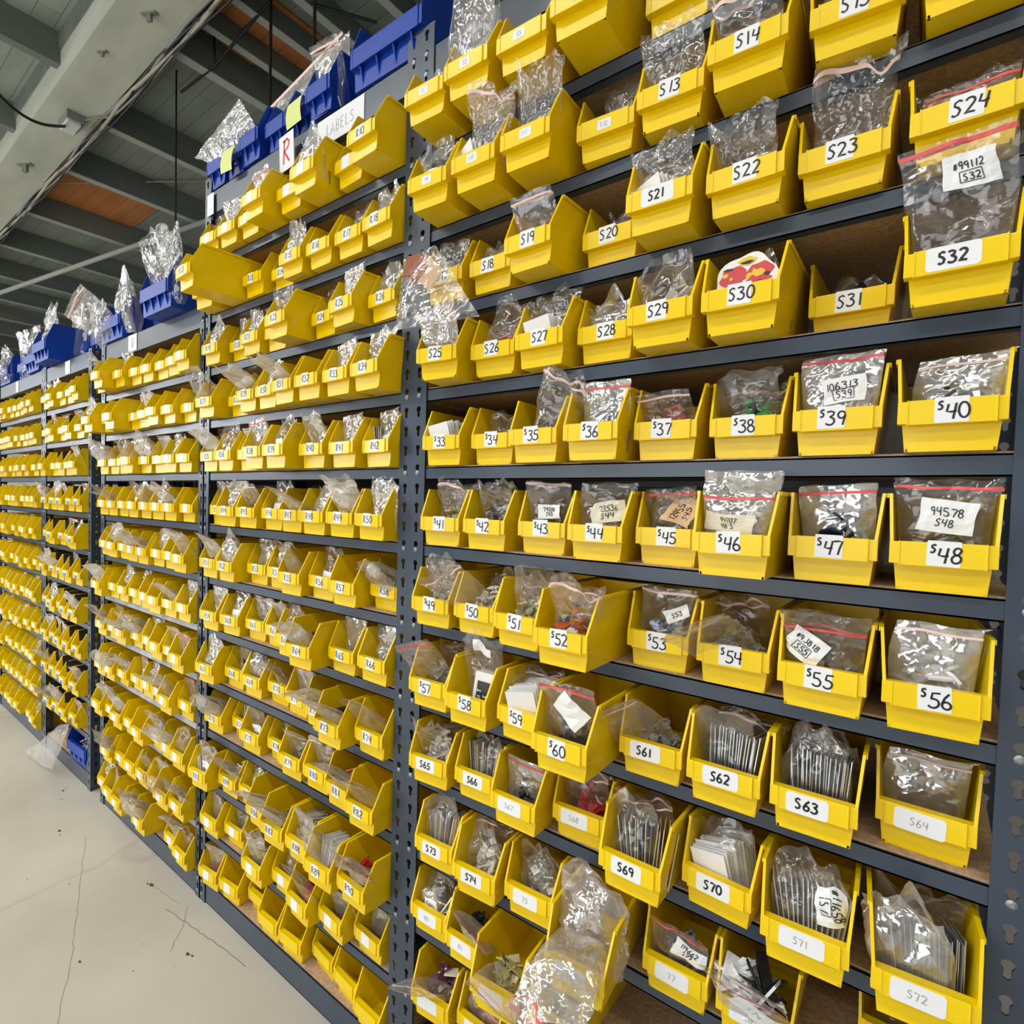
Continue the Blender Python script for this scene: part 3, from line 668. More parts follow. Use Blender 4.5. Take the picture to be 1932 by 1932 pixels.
# ================================================================ bins
SBINS = {
    -4: [(1, 2.80, -2.99, 2.5), (2, 6.82, -3.20, 2.1), (3, 10.99, -2.88, 2.4), (4, 15.12, -3.17, 2.8), (5, 19.60, -0.20, -0.1)],
    -3: [(9, 3.06, -2.75, 2.7), (10, 7.26, -2.76, 1.6), (11, 11.41, -2.80, 1.5), (12, 15.74, -0.80, 3.8), (13, 19.80, -1.29, 2.7), (14, 23.91, -2.25, 2.1), (15, 28.27, -1.49, 5.0), (16, 32.29, -1.47, -0.0)],
    -2: [(17, 3.02, -0.83, 2.1), (18, 7.13, -0.56, -1.3), (19, 11.31, -2.11, -2.5), (20, 15.71, 0.27, -0.3), (21, 19.82, -2.34, 0.7), (22, 23.91, -1.82, -0.3), (23, 27.93, -0.99, 0.6), (24, 32.18, -1.33, -2.0)],
    -1: [(25, 3.88, -2.25, 4.9), (26, 7.91, -1.01, 2.7), (27, 11.93, -1.44, -1.0), (28, 15.95, -0.42, -0.5), (29, 19.97, -2.09, -0.7), (30, 23.99, -2.10, 0.1), (31, 28.21, 1.58, -1.5), (32, 32.23, -1.75, -2.1)],
    0: [(33, 3.14, -0.80, 1.5), (34, 7.35, -0.15, -0.2), (35, 11.42, -1.03, 0.5), (36, 15.80, -1.54, -0.4), (37, 19.82, -0.30, 0.3), (38, 23.96, 0.12, 0.9), (39, 28.08, -0.48, 0.7), (40, 32.24, -0.92, -0.6)],
    1: [(41, 3.05, -0.63, 5.0), (42, 7.26, -0.65, 1.8), (43, 11.64, -0.04, 1.9), (44, 15.97, -0.90, 1.3), (45, 19.99, 0.01, -1.1), (46, 24.15, -2.54, 0.1), (47, 28.17, -0.82, -0.6), (48, 32.19, -0.93, -0.3)],
    2: [(49, 2.83, -1.23, 2.8), (50, 6.85, -1.03, -0.4), (51, 11.06, -1.85, -1.2), (52, 15.46, -3.67, -0.6), (53, 19.74, -0.05, 0.5), (54, 23.94, -0.53, -0.0), (55, 28.05, -1.40, -1.2), (56, 32.19, -1.39, 3.3)],
    3: [(57, 3.13, -1.63, 2.5), (58, 7.39, -2.32, 0.7), (59, 11.61, -1.99, -4.7), (60, 15.84, -4.07, 0.2), (61, 19.93, -1.02, 1.6), (62, 23.95, -1.47, -0.2), (63, 27.97, -1.42, 0.9), (64, 32.09, 0.34, -1.6)],
    4: [(65, 2.96, -1.21, 5.0), (66, 7.04, -0.65, 1.7), (67, 11.10, -1.68, -0.0), (68, 15.12, -0.17, 2.8), (69, 19.63, -2.63, -0.5), (70, 23.72, -1.03, -5.0), (71, 27.96, -2.20, 2.3), (72, 32.35, -2.30, 5.0)],
    5: [(73, 3.77, -1.25, 3.5), (74, 8.11, -1.82, 4.0), (75, 12.13, -1.10, 2.8), (76, 17.38, -4.30, 5.0), (77, 21.69, -0.82, 0.8), (78, 25.71, -0.80, -0.0), (79, 31.74, 2.20, -0.3)],
    6: [(80, 2.80, -0.62, 2.3), (81, 6.82, -1.08, 1.1), (82, 10.84, -2.87, 5.0), (83, 14.86, -2.27, 0.0)],
    7: [(88, 3.67, -1.15, 5.0), (89, 7.69, -0.53, -0.1)],
}
RBINS = {
    -4: [(3, -32.50, -1.21, 0.8), (4, -28.48, -1.23, 1.2), (5, -24.46, -1.02, -0.9), (6, -20.44, -2.85, -0.9), (7, -16.42, -1.47, -0.7), (8, -12.27, -2.72, -0.8), (9, -8.25, -1.00, -3.0), (10, -4.23, -2.78, -2.5)],
    -3: [(11, -32.50, -1.88, 3.2), (12, -28.21, -5.60, -3.0), (13, -24.19, -0.60, 0.0), (14, -20.17, 0.30, 0.0), (15, -16.15, -1.35, -1.2), (16, -12.13, -1.10, -1.7), (17, -8.11, -0.93, -1.4), (18, -4.09, -1.23, -3.2)],
    -2: [(19, -32.46, -0.93, 0.3), (20, -28.44, 0.24, -0.2), (21, -24.42, -0.74, -1.6), (22, -20.40, -0.27, -1.3), (23, -16.37, -2.62, -2.9), (24, -12.35, -0.35, -4.4), (25, -8.08, -1.60, -5.0), (26, -4.06, -0.57, -5.0)],
    -1: [(27, -32.50, -1.51, 1.4), (28, -28.13, 0.03, 0.0), (29, -24.00, -1.32, -1.4), (30, -19.98, -1.48, -2.7), (31, -15.96, -2.15, -3.4), (32, -11.94, -2.22, -1.6), (33, -7.92, -2.14, -3.2), (34, -3.90, -2.35, -3.7)],
    0: [(35, -32.50, -1.02, -1.7), (36, -28.48, -1.30, -1.6), (37, -24.46, -0.85, -0.0), (38, -20.44, -2.52, -1.5), (39, -16.40, -2.66, -1.1), (40, -12.04, -1.56, -1.1), (41, -8.02, -1.33, -3.2), (42, -4.00, -0.96, -5.0)],
    1: [(43, -32.39, 0.11, -0.1), (44, -28.37, -1.10, 2.0), (45, -24.35, -0.96, 1.5), (46, -20.33, -0.44, -2.0), (47, -16.31, -0.94, -0.6), (48, -12.29, -1.24, -0.3), (49, -8.27, -1.21, -0.1), (50, -4.25, -1.33, -2.5)],
    2: [(51, -32.50, -0.95, 0.4), (52, -28.48, -1.08, -0.9), (53, -24.27, 0.33, 0.0), (54, -20.25, 0.27, -0.1), (55, -16.23, -0.96, 1.1), (56, -12.21, -0.22, -1.4), (57, -8.19, -0.89, -1.3), (58, -4.17, 0.46, -1.5)],
    3: [(59, -32.50, -0.83, 2.1), (60, -28.48, -0.45, 2.8), (61, -24.46, 0.32, 0.7), (62, -20.44, 0.24, -0.1), (63, -16.42, -1.06, -0.0), (64, -12.40, -2.38, 2.8), (65, -8.38, -0.66, -1.6), (66, -4.36, -0.65, -2.0)],
    4: [(67, -32.50, -1.25, 2.2), (68, -28.48, 0.13, 0.4), (69, -24.46, -0.05, -0.0), (70, -20.44, 0.63, -0.2), (71, -16.42, 0.13, -2.2), (72, -12.40, -0.44, -0.1), (73, -8.38, -2.08, -0.4), (74, -4.14, -0.95, -1.6)],
    5: [(75, -32.50, -0.14, 2.9), (76, -28.48, 1.00, -1.7), (77, -24.46, -0.16, 2.1), (78, -20.44, 0.69, -0.1), (79, -16.42, -0.51, 1.2), (80, -12.40, -0.34, 0.6), (81, -8.38, -0.86, -0.6), (82, -4.36, -1.70, -0.2)],
    6: [(83, -32.50, -1.91, 4.1), (84, -28.48, -0.44, 1.0), (85, -24.46, -0.23, -0.1), (86, -20.44, -1.60, 0.0), (87, -16.42, -2.29, 2.6), (88, -12.40, -2.10, 0.7), (89, -8.23, -2.91, 1.1), (90, -4.21, -2.50, -2.3)],
    7: [(91, -32.50, -0.59, 1.3), (92, -28.48, 0.31, 1.2), (93, -21.12, -1.67, -0.9), (94, -17.10, -0.59, -0.1), (95, -13.08, -1.66, -4.1), (96, -9.06, -0.88, -4.4), (97, -4.79, -0.16, -3.1)],
    8: [(98, -32.50, -0.60, 5.0), (99, -28.48, -0.16, 5.0), (100, -24.46, 1.00, -0.2), (101, -20.44, -0.16, 0.1), (102, -16.42, -0.10, 2.7), (103, -12.40, 0.86, -5.0), (104, -8.38, 0.39, -5.0), (105, -4.36, -0.45, -2.4)],
}
ORD = ['first', 'second', 'third', 'fourth', 'fifth', 'sixth', 'seventh', 'eighth', 'ninth']
ROWN = {-4: 'top', -3: 'second', -2: 'third', -1: 'fourth', 0: 'fifth', 1: 'sixth', 2: 'seventh', 3: 'eighth', 4: 'ninth', 5: 'tenth', 6: 'eleventh', 7: 'twelfth', 8: 'bottom'}
def zk(k): return -6 * k - .18 if k < 8 else -48.4
rng = random.Random(77)
SPOS = {}
GS = 'yellow bins on the rack marked S'; GR = 'yellow bins on the tall rack'; GW = 'yellow bins on the rack marked W'; GU = 'yellow bins on the narrow rack'
for k, L in SBINS.items():
    for i, (num, x, y, yaw) in enumerate(L):
        SPOS[num] = (x, y, zk(k), yaw)
        t = 'S%d' % num; st = 'm'
        if num <= 12: st = 's'
        elif num <= 32: st = 'e'
        if num in (21, 32): st = 'w'
        if num in (61, 62, 63, 65, 66, 69, 70, 73, 74): st = 'w'
        if num in (64, 67, 68, 71, 72) or num >= 75: st = 'p'
        if num > 73 and num != 74: t = '%d' % num if num < 82 else ''
        lab = 'yellow storage bin marked S%d on the nearest rack' % num if num <= 74 else ('yellow storage bin marked %d low on the nearest rack' % num if num < 82 else 'yellow storage bin %s from the left on the %s row of the nearest rack' % (ORD[i], ROWN[k]))
        storage_bin(x, y, zk(k), yaw, lab, GS, t, st, rng)
RPOS = {}
for k, L in RBINS.items():
    for i, (num, x, y, yaw) in enumerate(L):
        RPOS[num] = (x, y, zk(k), yaw)
        known = num >= 10 and num <= 90
        plain = k in (7,)
        lab = 'yellow storage bin marked R%d on the tall rack' % num if known else 'yellow storage bin %s from the left on the %s row of the tall rack' % (ORD[i], ROWN[k])
        st = None if num >= 100 else ('p' if num > 90 else 'r'); txt = 'R%d' % num if known else ''
        storage_bin(x, y, zk(k), yaw, lab, GR, txt, st, rng, lab=ME['plainlabel'] if (st and not txt) else None)
WPOS = []
for k in range(-2, 9):
    x0, x1 = -67.3, -36.9; cols = range(8) if k < 8 else (0, 1, 2, 3, 4, 6, 7)
    fl = [0] * 8; c = 0.0
    for i in cols:
        x = x0 + (x1 - x0) * (i + .5) / 8 * 1.0 + rng.uniform(-.06, .06); y = rng.choice((-.6, -.9, -1.0, -1.2, -1.4, -1.7, -3.0 if k < 0 else -1.0)) + rng.uniform(-.2, .2)
        WPOS.append((x, y, zk(k), k, i))
        storage_bin(x, y, zk(k), rng.uniform(-1, 1), 'yellow bin %s from the left on the %s row of the rack marked W' % (ORD[i], ROWN[k - 2] if k < 8 else 'bottom'), GW, lab=ME['plainlabel'])
UPOS = []
for k in range(-2, 8):
    n = 5 if k < 7 else 4
    for i in range(n):
        x = -96.8 + (21.4 / 5) * (i + .5 + (0 if n == 5 else .5)) + rng.uniform(-.1, .1); y = rng.choice((-.7, -.9, -1.1, -1.5)) + rng.uniform(-.2, .2)
        UPOS.append((x, y, zk(k), k, i))
        storage_bin(x, y, zk(k), rng.uniform(-1.5, 1.5), 'yellow bin %s from the left on the %s row of the narrow rack' % (ORD[i], ROWN[k - 2]), GU, lab=ME['bluelabel'] if k >= 1 else ME['plainlabel'], patch=k >= -1)
# the bins of the farthest rack, a few pixels each
def add_mesh(dst, me, mtx, mi):
    o = len(dst.v)
    for v in me.vertices: p = mtx @ (v.co / U); dst.v.append(tuple(p))
    for p in me.polygons: dst.f.append(tuple(i + o for i in p.vertices)); dst.mi.append(mi)
simple = bin_body(1.52, 1.94, 4.22, 8.2).mesh('far_bin', [M['yellow']]); slip = bin_lip(1.80).mesh('far_lip', [M['yellow']])
far = MB(); VPOS = []
for k in range(-2, 9):
    for i in range(8):
        x = -131.6 + 31.2 / 8 * (i + .5); y = rng.choice((-.7, -.9, -1.1, -1.5)) + rng.uniform(-.2, .2)
        if k == 8 and i not in (0, 2, 3, 4, 6, 7): continue
        VPOS.append((x, y, zk(k)))
        mt = Matrix.Translation((x, y, zk(k))) @ Matrix.Rotation(rng.uniform(-.03, .03), 4, 'Z')
        add_mesh(far, simple, mt, 0); add_mesh(far, slip, mt, 0); add_mesh(far, ME['plainlabel'], mt, 1)
tag(put('storage_bins', far.mesh('storage_bins', [M['yellow'], M['white']]), loc=(0, 0, 0)), 'rows of small yellow storage bins filling the far left rack', 'storage bins', kind='stuff')

# blue bins along the rack tops
TOP = 31.75
for i, (x, y, w_) in enumerate(((-33.0, -.3, 'first blue bin at the left end of the tall rack top'), (-29.3, -.1, 'blue bin with a yellow note on its lip, second on the tall rack top'), (-25.4, -.5, 'third blue bin on the tall rack top, above the red letter R'),
                                (-21.2, 0, 'fourth blue bin on the tall rack top, left of a yellow note'), (-17.4, .4, 'blue bin behind a yellow note above the LABELS paper'), (-13.4, -.5, 'blue bin with a bag in it, next left of the widest blue bin'))):
    storage_bin(x, y, TOP, rng.uniform(-1, 1), w_, 'blue bins along the rack tops', color='b', style=None)
ME['bluetag'] = (lambda q: (q.box(-.5, .5, -.06, 0, 1.2, 2.0, 0), q.mesh('label', [M['white']]))[1])(MB())
storage_bin(-4.5, -.4, TOP, 1, 'widest blue bin with a small white tag, right end of the tall rack top', 'blue bins along the rack tops', color='w', lab=ME['bluetag'])
for x, y, c, z, w_ in ((-44.3, -2.2, 'w', 19.4, 'wide blue bin at the right end of the W rack top'), (-64.2, -.6, 'w', 19.4, 'wide blue bin at the left end of the W rack top'), (-54.8, 2.5, 'b', 19.4, 'small blue bin set back between two wide ones, W rack top'),
                       (-77.0, 1.4, 'b', 19.6, 'small blue bin at the right end of the narrow rack top'), (-91.5, -2.5, 'w', 19.6, 'wide blue bin sticking out on the narrow rack top'), (-83.5, 2.0, 'b', 19.6, 'blue bin behind the wide one on the narrow rack top'),
                       (-104.5, -.8, 'w', 19.7, 'blue bin at the right end of the far left rack top'), (-114.5, .3, 'w', 19.7, 'second blue bin on the far left rack top'), (-126.0, -.6, 'w', 19.7, 'blue bin at the far left end of the rack tops')):
    storage_bin(x, y, z, 0, w_, 'blue bins along the rack tops', color=c, lab=ME['bluetag'])
storage_bin(-79.3, -.3, -48.4, 2, 'blue bin of bagged parts on the bottom shelf of the narrow rack', 'blue bins along the rack tops', color='w', lab=ME['bluetag'])
for x, y, z, r, w_ in ((-30.5, -.62, 31.9, .10, 'yellow sticky note on the lip of the second blue bin on the tall rack'), (-18.6, -.1, 32.3, -.05, 'yellow sticky note above the LABELS paper')):
    mb = MB(); vs = []
    for j in range(7):
        for a in (0, 2.4): vs.append((a + .1 * j / 6, -.20 * math.sin(j * .5) - .03 * j, 2.5 - j * .42))
    mb.add(vs, [(2 * j, 2 * j + 1, 2 * j + 3, 2 * j + 2) for j in range(6)])
    tag(put('sticky_note', mb.mesh('sticky_note', [M['note']], smooth=True), loc=(x, y, z), rot=(0, r, 0)), w_, 'note', 'yellow notes on the blue bins')

# ================================================================ bags and what is in them
GB = 'plastic bags in the bins'
def in_bin(pos, lx, ly, lz=.2):
    x, y, z, yaw = pos; a = math.radians(yaw)
    return (x + lx * math.cos(a) - ly * math.sin(a), y + lx * math.sin(a) + ly * math.cos(a), z + lz)
def bin_bag(pos, k, H, where, lx=0, ly=None, tilt=0.0, rz=0.0, W=1.0, ry=0.0, lz=.2, **kw):
    y = pos[1]; base = PROTO[k].h
    if ly is None: ly = 1.95 if H <= 4.2 or y > -1.2 else 1.75
    p = in_bin(pos, lx, ly, lz)
    return bag(k, *p, where, GB, rot=(tilt, ry, math.radians(pos[3]) + rz), sc=(W, .95, H / base), **kw)
# number: (bag, height, contents, tilt forward)
SC = {1: ('c1', 3.0, 'red', 0), 2: ('o0', 5.4, None, .1), 3: ('c2', 3.6, None, 0), 4: ('o3', 4.5, None, 0), 5: ('o2', 5.0, None, .1), 9: ('c3', 4.5, 'black', 0), 10: ('o1', 4.4, 'wcards', .05), 11: ('o3', 5.6, 'bw', .08), 12: ('o5', 5.2, 'cards', 0),
      13: ('o2', 5.6, None, .12), 14: ('o4', 4.8, 'purple', .1), 15: ('c4', 4.0, None, 0), 17: ('o6', 4.2, 'grey', 0), 18: ('c0', 3.6, 'grey', 0), 19: ('z1', 4.8, 'red', .05), 20: ('c5', 3.4, 'black', 0), 21: ('o5', 5.2, 'wcards', .05),
      22: ('o3', 4.6, None, .0), 23: ('o1', 6.2, 'olive', .05), 24: ('z2', 3.2, None, 0), 26: ('c2', 4.2, 'pink', 0), 27: ('o5', 5.0, 'wcards', .02), 28: ('c1', 3.9, 'silver', 0), 29: ('c3', 4.6, 'bone', 0),
      30: ('c5', 3.2, None, 0), 31: ('c4', 2.8, 'bw', 0), 33: ('c0', 2.9, 'wcards', 0), 34: ('c2', 3.5, 'olive', 0), 35: ('o4', 4.2, 'silver', .05), 36: ('z0', 4.5, 'black', 0), 37: ('z3', 3.9, 'pink', 0), 38: ('o6', 4.5, 'green', 0),
      40: ('z4', 4.0, 'black', 0), 41: ('o1', 4.8, 'olive', 0), 42: ('o3', 4.6, 'black', 0), 45: ('z2', 4.3, 'silver', 0), 47: ('z0', 4.4, 'navy', 0), 49: ('o2', 5.0, 'grey', .05), 50: ('o4', 4.3, 'bone', .05), 51: ('o0', 5.0, 'olive', .05),
      52: ('o1', 5.0, 'orange', .05), 54: ('z1', 4.3, 'grey', 0), 56: ('z4', 4.4, 'glass', 0), 57: ('z2', 4.2, 'silver', .03), 59: ('c3', 3.8, 'wcards', 0), 61: ('z1', 4.3, 'grey', 0), 62: ('o6', 4.6, 'gcards', 0), 63: ('c4', 4.4, 'gcards', 0),
      64: ('z4', 4.0, None, 0), 65: ('o3', 4.3, 'bone', 0), 66: ('c0', 4.1, 'cards', 0), 67: ('z0', 4.0, 'black', 0), 68: ('o4', 4.3, 'red', 0), 69: ('c2', 4.4, 'cards', 0), 70: ('c5', 4.2, 'wcards', 0), 72: ('c1', 4.6, 'gcards', 0),
      73: ('c3', 4.8, 'cards', 0), 74: ('c4', 4.2, 'bone', 0), 75: ('c0', 4.4, 'silver', .1), 79: ('c2', 3.5, None, 0), 80: ('c5', 3.8, 'bw', 0), 81: ('z0', 4.2, 'black', .1), 82: ('z3', 4.4, 'olive', .05), 83: ('o6', 4.4, 'olive', 0),
      88: ('z1', 4.2, 'purple', .1), 89: ('c1', 4.2, 'red', .05)}
# bags that lie over the lip instead of standing: (shift, tilt forward, lean sideways)
OVER = {26: (.2, .15, .3), 35: (.3, .1, .5), 50: (-.3, .55, -.5), 54: (-.5, .75, -.45), 57: (-.2, .35, -.3), 61: (-.4, .5, -.5), 81: (.3, .6, .35), 82: (.4, .7, .4), 88: (-.1, .7, -.2), 10: (.2, .2, .35)}
for num, (k, H, cont, ti) in SC.items():
    nm = 'S%d' % num if num < 75 else ('%d' % num if num < 82 else {82: 'the third bin, eleventh row, nearest rack', 83: 'the fourth bin, eleventh row, nearest rack', 88: 'the first bin, twelfth row, nearest rack', 89: 'the second bin, twelfth row, nearest rack'}[num])
    where = ('clear plastic bag in the yellow bin marked ' if num < 82 else 'clear plastic bag in ') + nm
    q = rng.uniform(-.12, .12)
    bin_bag(SPOS[num], k, H, where, lx=rng.uniform(-.2, .25), tilt=ti, rz=q, W=rng.uniform(.97, 1.02), with_tag=num in (2, 9, 28), ry=rng.uniform(-.16, .16) * (.4 if k[0] == 'z' else 1)) if num not in OVER else bag(k, *in_bin(SPOS[num], OVER[num][0], 1.55, 1.45), where, GB, rot=(OVER[num][1], OVER[num][2], math.radians(SPOS[num][3])), sc=(1.12, 1, 1.05))
    if num < 75 and num % 3 != 1 and num not in (4, 5, 14, 22, 33): bin_bag(SPOS[num], rng.choice(('c1', 'c3', 'o1', 'o3', 'z1', 'o4')), rng.uniform(3.6, 4.4), where.replace('clear plastic bag', 'second clear bag behind the first'), lx=rng.uniform(-.2, .2), ly=4.0, ry=rng.uniform(-.12, .12))
    if cont: p = in_bin(SPOS[num], rng.uniform(-.15, .2), 2.0, .15); heap(cont, *p, ('bin ' if num < 82 else '') + nm, sc=rng.uniform(.95, 1.1), rz=rng.uniform(-.4, .4) + (1.25 if cont == 'wcards' else 0))
# bags with readable tags, each its own shape
def special(num, seed, kind, w_, h, t, lean, label, u=(-.25, .25), v=(.4, .62), lines=(), mt='white', rot=0.0, ht=.26, pen=.045, ink='ink', box=False, zipv=None, zm='zipred', lx=0, ly=1.9, lz=.2, tilt=0, rz=0, amp=1.15, cont=None, base=None, sheet_mt=None):
    b = Bag(seed, kind, w_, h, t, lean=lean, amp=amp, nx=24, ny=30, front=max(.1, ly - .72), free=num == 76); b.mt = sheet_mt
    p = in_bin(base or SPOS[num], lx, ly, lz)
    o = bag(None, *p, label, GB, rot=(tilt, 0, rz + (math.radians(SPOS[num][3]) if num in SPOS else 0)), mesh=b.mesh(), zipm=b.zip(zipv, zm) if zipv else None,
            paper=b.paper(u[0], u[1], v[0], v[1], lines, mt, rot, pen, ink, box, random.Random(seed), ht) if lines is not None else None)
    if cont: heap(cont, *in_bin(SPOS[num], 0, 2.0, .15), 'bin S%d' % num)
    return o
special(32, 101, 'z', 3.7, 6.4, .5, .12, 'clear zip bag with tag 99112 standing high in the bin marked S32', (-.12, .34), (.68, .88), ('#99112', 'S32'), rot=.05, box=True, zipv=.94, ly=1.3, tilt=.05, cont='olive')
special(39, 102, 'z', 3.5, 4.6, .6, .08, 'clear zip bag with tag 106313 in the bin marked S39', (-.2, .28), (.50, .77), ('106313', 'S39'), rot=.12, ht=.34, box=True, zipv=.93, cont='bone', ly=1.4)
special(43, 103, 'z', 3.2, 4.6, .6, .14, 'clear zip bag with a white tag in the bin marked S43', (-.2, .3), (.47, .67), ('79208', 'S93'), ht=.25, zipv=.95, zm='zippink', cont='black', ly=1.5)
special(44, 104, 'z', 3.5, 4.5, .6, .05, 'clear zip bag with tag S44 93536 in the bin marked S44', (-.2, .38), (.47, .75), ('93536', 'S44'), mt='cream', rot=.14, ht=.33, zipv=None, cont='red', ly=1.5)
special(45, 105, 'c', 3.0, 4.2, .5, .0, 'clear bag with a tan card reading 12955 in the bin marked S45', (-.15, .35), (.50, .88), ('12955', 'S45'), mt='tan', rot=1.25, ht=.34, cont=None, ly=1.2, lx=.3)
special(46, 106, 'z', 3.5, 5.0, .6, .1, 'clear zip bag with a cream tag in the bin marked S46', (-.45, .25), (.40, .58), ('94707', '46 S'), mt='cream', rot=-.08, ht=.27, pen=.035, zipv=.72, cont='bone', ly=1.4)
special(48, 107, 'z', 3.6, 4.7, .65, .05, 'clear zip bag with tag 94578 S48 in the bin marked S48', (-.25, .3), (.50, .80), ('94578', 'S48'), rot=-.14, ht=.34, zipv=.90, cont='olive', ly=1.5)
special(53, 108, 'z', 3.3, 4.5, .6, .1, 'clear zip bag with a white tag in the bin marked S53', (0, .42), (.58, .76), ('S53',), rot=.45, ht=.3, zipv=.92, zm='zippink', cont='blue', ly=1.5)
special(55, 109, 'z', 3.6, 4.6, .6, .2, 'clear zip bag with tag 93818 S55 in the bin marked S55', (-.44, .04), (.46, .78), ('#93818', 'S55'), rot=-.6, ht=.3, box=True, zipv=.80, cont='grey', ly=1.5, tilt=.1)
special(58, 110, "o", 3.0, 5.8, .8, .08, "crumpled clear bag rising out of the bin marked S58", (-.2, .3), (.80, .90), (), ly=2.3, amp=1.3)
special(60, 111, 'z', 3.5, 4.8, .7, .15, 'clear zip bag with a white tag in the wide set bin marked S60', (-.2, .35), (.55, .82), (), rot=-.7, zipv=.9, cont='black', ly=1.8)
special(71, 112, 'c', 3.5, 4.6, .9, .1, 'crumpled clear bag with tag 11658 in the bin marked S71', (.10, .55), (.50, .84), ('#11658', 'S7'), rot=-1.35, ht=.34, box=True, amp=1.2, cont='wcards', ly=1.7)
special(77, 113, 'z', 3.4, 4.0, .6, .25, 'clear zip bag with tag 119662 S77 in the bin marked 77', (-.1, .42), (.60, .84), ('119662', 'S77'), rot=-.2, ht=.32, zipv=.93, cont='grey', ly=1.2)
special(78, 114, 'z', 3.8, 5.2, .8, .35, 'clear zip bag of black and white tags leaning out of bin 78', (-.15, .4), (.52, .78), ('S74',), rot=-.65, ht=.35, pen=.03, ink='pencil', zipv=.86, ly=.9, tilt=.25, amp=.6)
heap('bw', *in_bin(SPOS[78], -.2, .9, .6), 'bin 78', sc=1.3)
special(80, 115, 'c', 1.8, 2.2, .3, .0, 'small bag with tag S80 at the front of the bin marked 80', (-.3, .4), (.25, .75), ('S80',), ht=.4, ly=.9, lx=-.3, lz=1.0)
special(76, 116, 'c', 4.2, 6.0, 1.3, .12, 'big milky bag filling the bin 76 low on the nearest rack', lines=None, ly=2.8, amp=1.5, sheet_mt='bagw')
special(76, 117, 'o', 3.9, 4.6, .9, .65, 'open clear zip bag drooping over the front of bin 76', lines=None, zipv=.93, ly=1.5, lz=2.2, tilt=1.15, amp=1.3, sheet_mt='bagw')
special(25, 118, 'o', 3.2, 4.6, .7, .1, 'crumpled clear bag rising out of the bin marked S25', lines=None, ly=1.0, tilt=.1, cont='black')
# the loose bag that hangs across the post seam
def sheet(name, corners, seed, label, amp0=.22, mt='bag'):
    mb = MB(); n = 22; A, B, C_, D = [Vector(c) for c in corners]; o = Vector((seed, seed * 2.3, 0))
    for side in (0, 1):
        vs = []
        for j in range(n + 1):
            for i in range(n + 1):
                p = A.lerp(B, i / n).lerp(D.lerp(C_, i / n), j / n); amp = amp0 * (.5 if side else 1)
                e = math.sin(PI * i / n) * math.sin(PI * j / n)
                nv = noise.noise_vector(p * .45 + o) * amp + noise.noise_vector(p * 1.2 + o) * amp * .35
                vs.append(p + nv + Vector((0, (.45 if side else -.45) * e, 0)))
        mb.add(vs, [(j * (n + 1) + i, j * (n + 1) + i + 1, (j + 1) * (n + 1) + i + 1, (j + 1) * (n + 1) + i) for j in range(n) for i in range(n)])
    return tag(put(name, mb.mesh(name, [M[mt]], smooth=True), loc=(0, 0, 0)), label, 'plastic bag', GB)
hb = sheet('plastic_bag', [(1.2, -3.0, 14.3), (4.6, -3.3, 14.4), (8.7, -3.3, 8.9), (1.0, -3.4, 9.3)], 3, 'clear bag with rust coloured cards hanging across the post seam', amp0=.06, mt='bags')
for pts, mt, lab in (([(2.0, -3.3, 14.3), (3.8, -3.3, 14.0), (4.0, -3.35, 13.0), (2.6, -3.35, 12.2), (1.5, -3.3, 13.2)], 'rust', 'rust brown card in the hanging bag at the post seam'), ([(4.0, -3.25, 13.9), (5.4, -3.25, 12.6), (4.2, -3.3, 11.6), (3.0, -3.3, 12.3)], 'tan', 'tan card in the hanging bag at the post seam')):
    q = len(pts); mb = MB(); mb.add(pts + [(a, b + .05, c) for a, b, c in pts], [tuple(range(q)), tuple(range(2 * q - 1, q - 1, -1))] + [(i, (i + 1) % q, q + (i + 1) % q, q + i) for i in range(q)]); tag(put('card', mb.mesh('card', [M[mt]]), loc=(0, 0, 0)), lab, 'card', 'cards in the hanging bag')
mb = MB(); r1 = random.Random(8)
for tx, x, z, ht in (('S152', 1.6, 11.9, .42), ('A11', 1.9, 11.1, .42), ('8963', 1.7, 10.3, .45)):
    st, _ = text_strokes(tx, 0, 0, ht, rng=r1, jit=.05); ribbon(mb, st, .06, lambda a, b: (x + a * .95 + b * .1, -4.15, z + b + a * .12), 0)
oc = [(2.35 + 1.05 * math.cos(t), 12.1 + .45 * math.sin(t)) for t in [2 * PI * i / 8 for i in range(9)]]
ribbon(mb, [oc], .05, lambda a, b: (a, -4.15, b), 0)
put('lettering', mb.mesh('lettering', [M['ink']]), hb, loc=(0, 0, 0))
# crest card in S30, booklet box in S58, printed cards in S60
x, y, z, yw = SPOS[30]
o = put('crest_card', None, loc=(x, y + .55, z + .85), rot=(-.25, 0, 0)); tag(o, 'red and yellow shield shaped card standing in the bin marked S30', 'card')
mb = MB(); pts = [(1.45 * math.cos(a) * (1 + .08 * math.cos(5 * a)), 1.9 + 1.5 * math.sin(a) * (1 + .06 * math.sin(6 * a))) for a in [2 * PI * i / 40 for i in range(40)]]
mb.add([(a, 0, b) for a, b in pts] + [(a, .06, b) for a, b in pts], [tuple(range(40)), tuple(range(79, 39, -1))] + [(i, (i + 1) % 40, 40 + (i + 1) % 40, 40 + i) for i in range(40)])
put('backing', mb.mesh('backing', [M['bone']]), o)
mb = MB(); r1 = random.Random(12)
def blob(cx, cz, rx, rz, d, mi, k=4):
    q = [(cx + rx * math.cos(t) * (1 + .16 * math.sin(k * t + cx)), -d, cz + rz * math.sin(t) * (1 + .14 * math.cos(k * t + cz))) for t in [2 * PI * i / 26 for i in range(26)]]
    mb.add(q, [tuple(range(26))], mi)
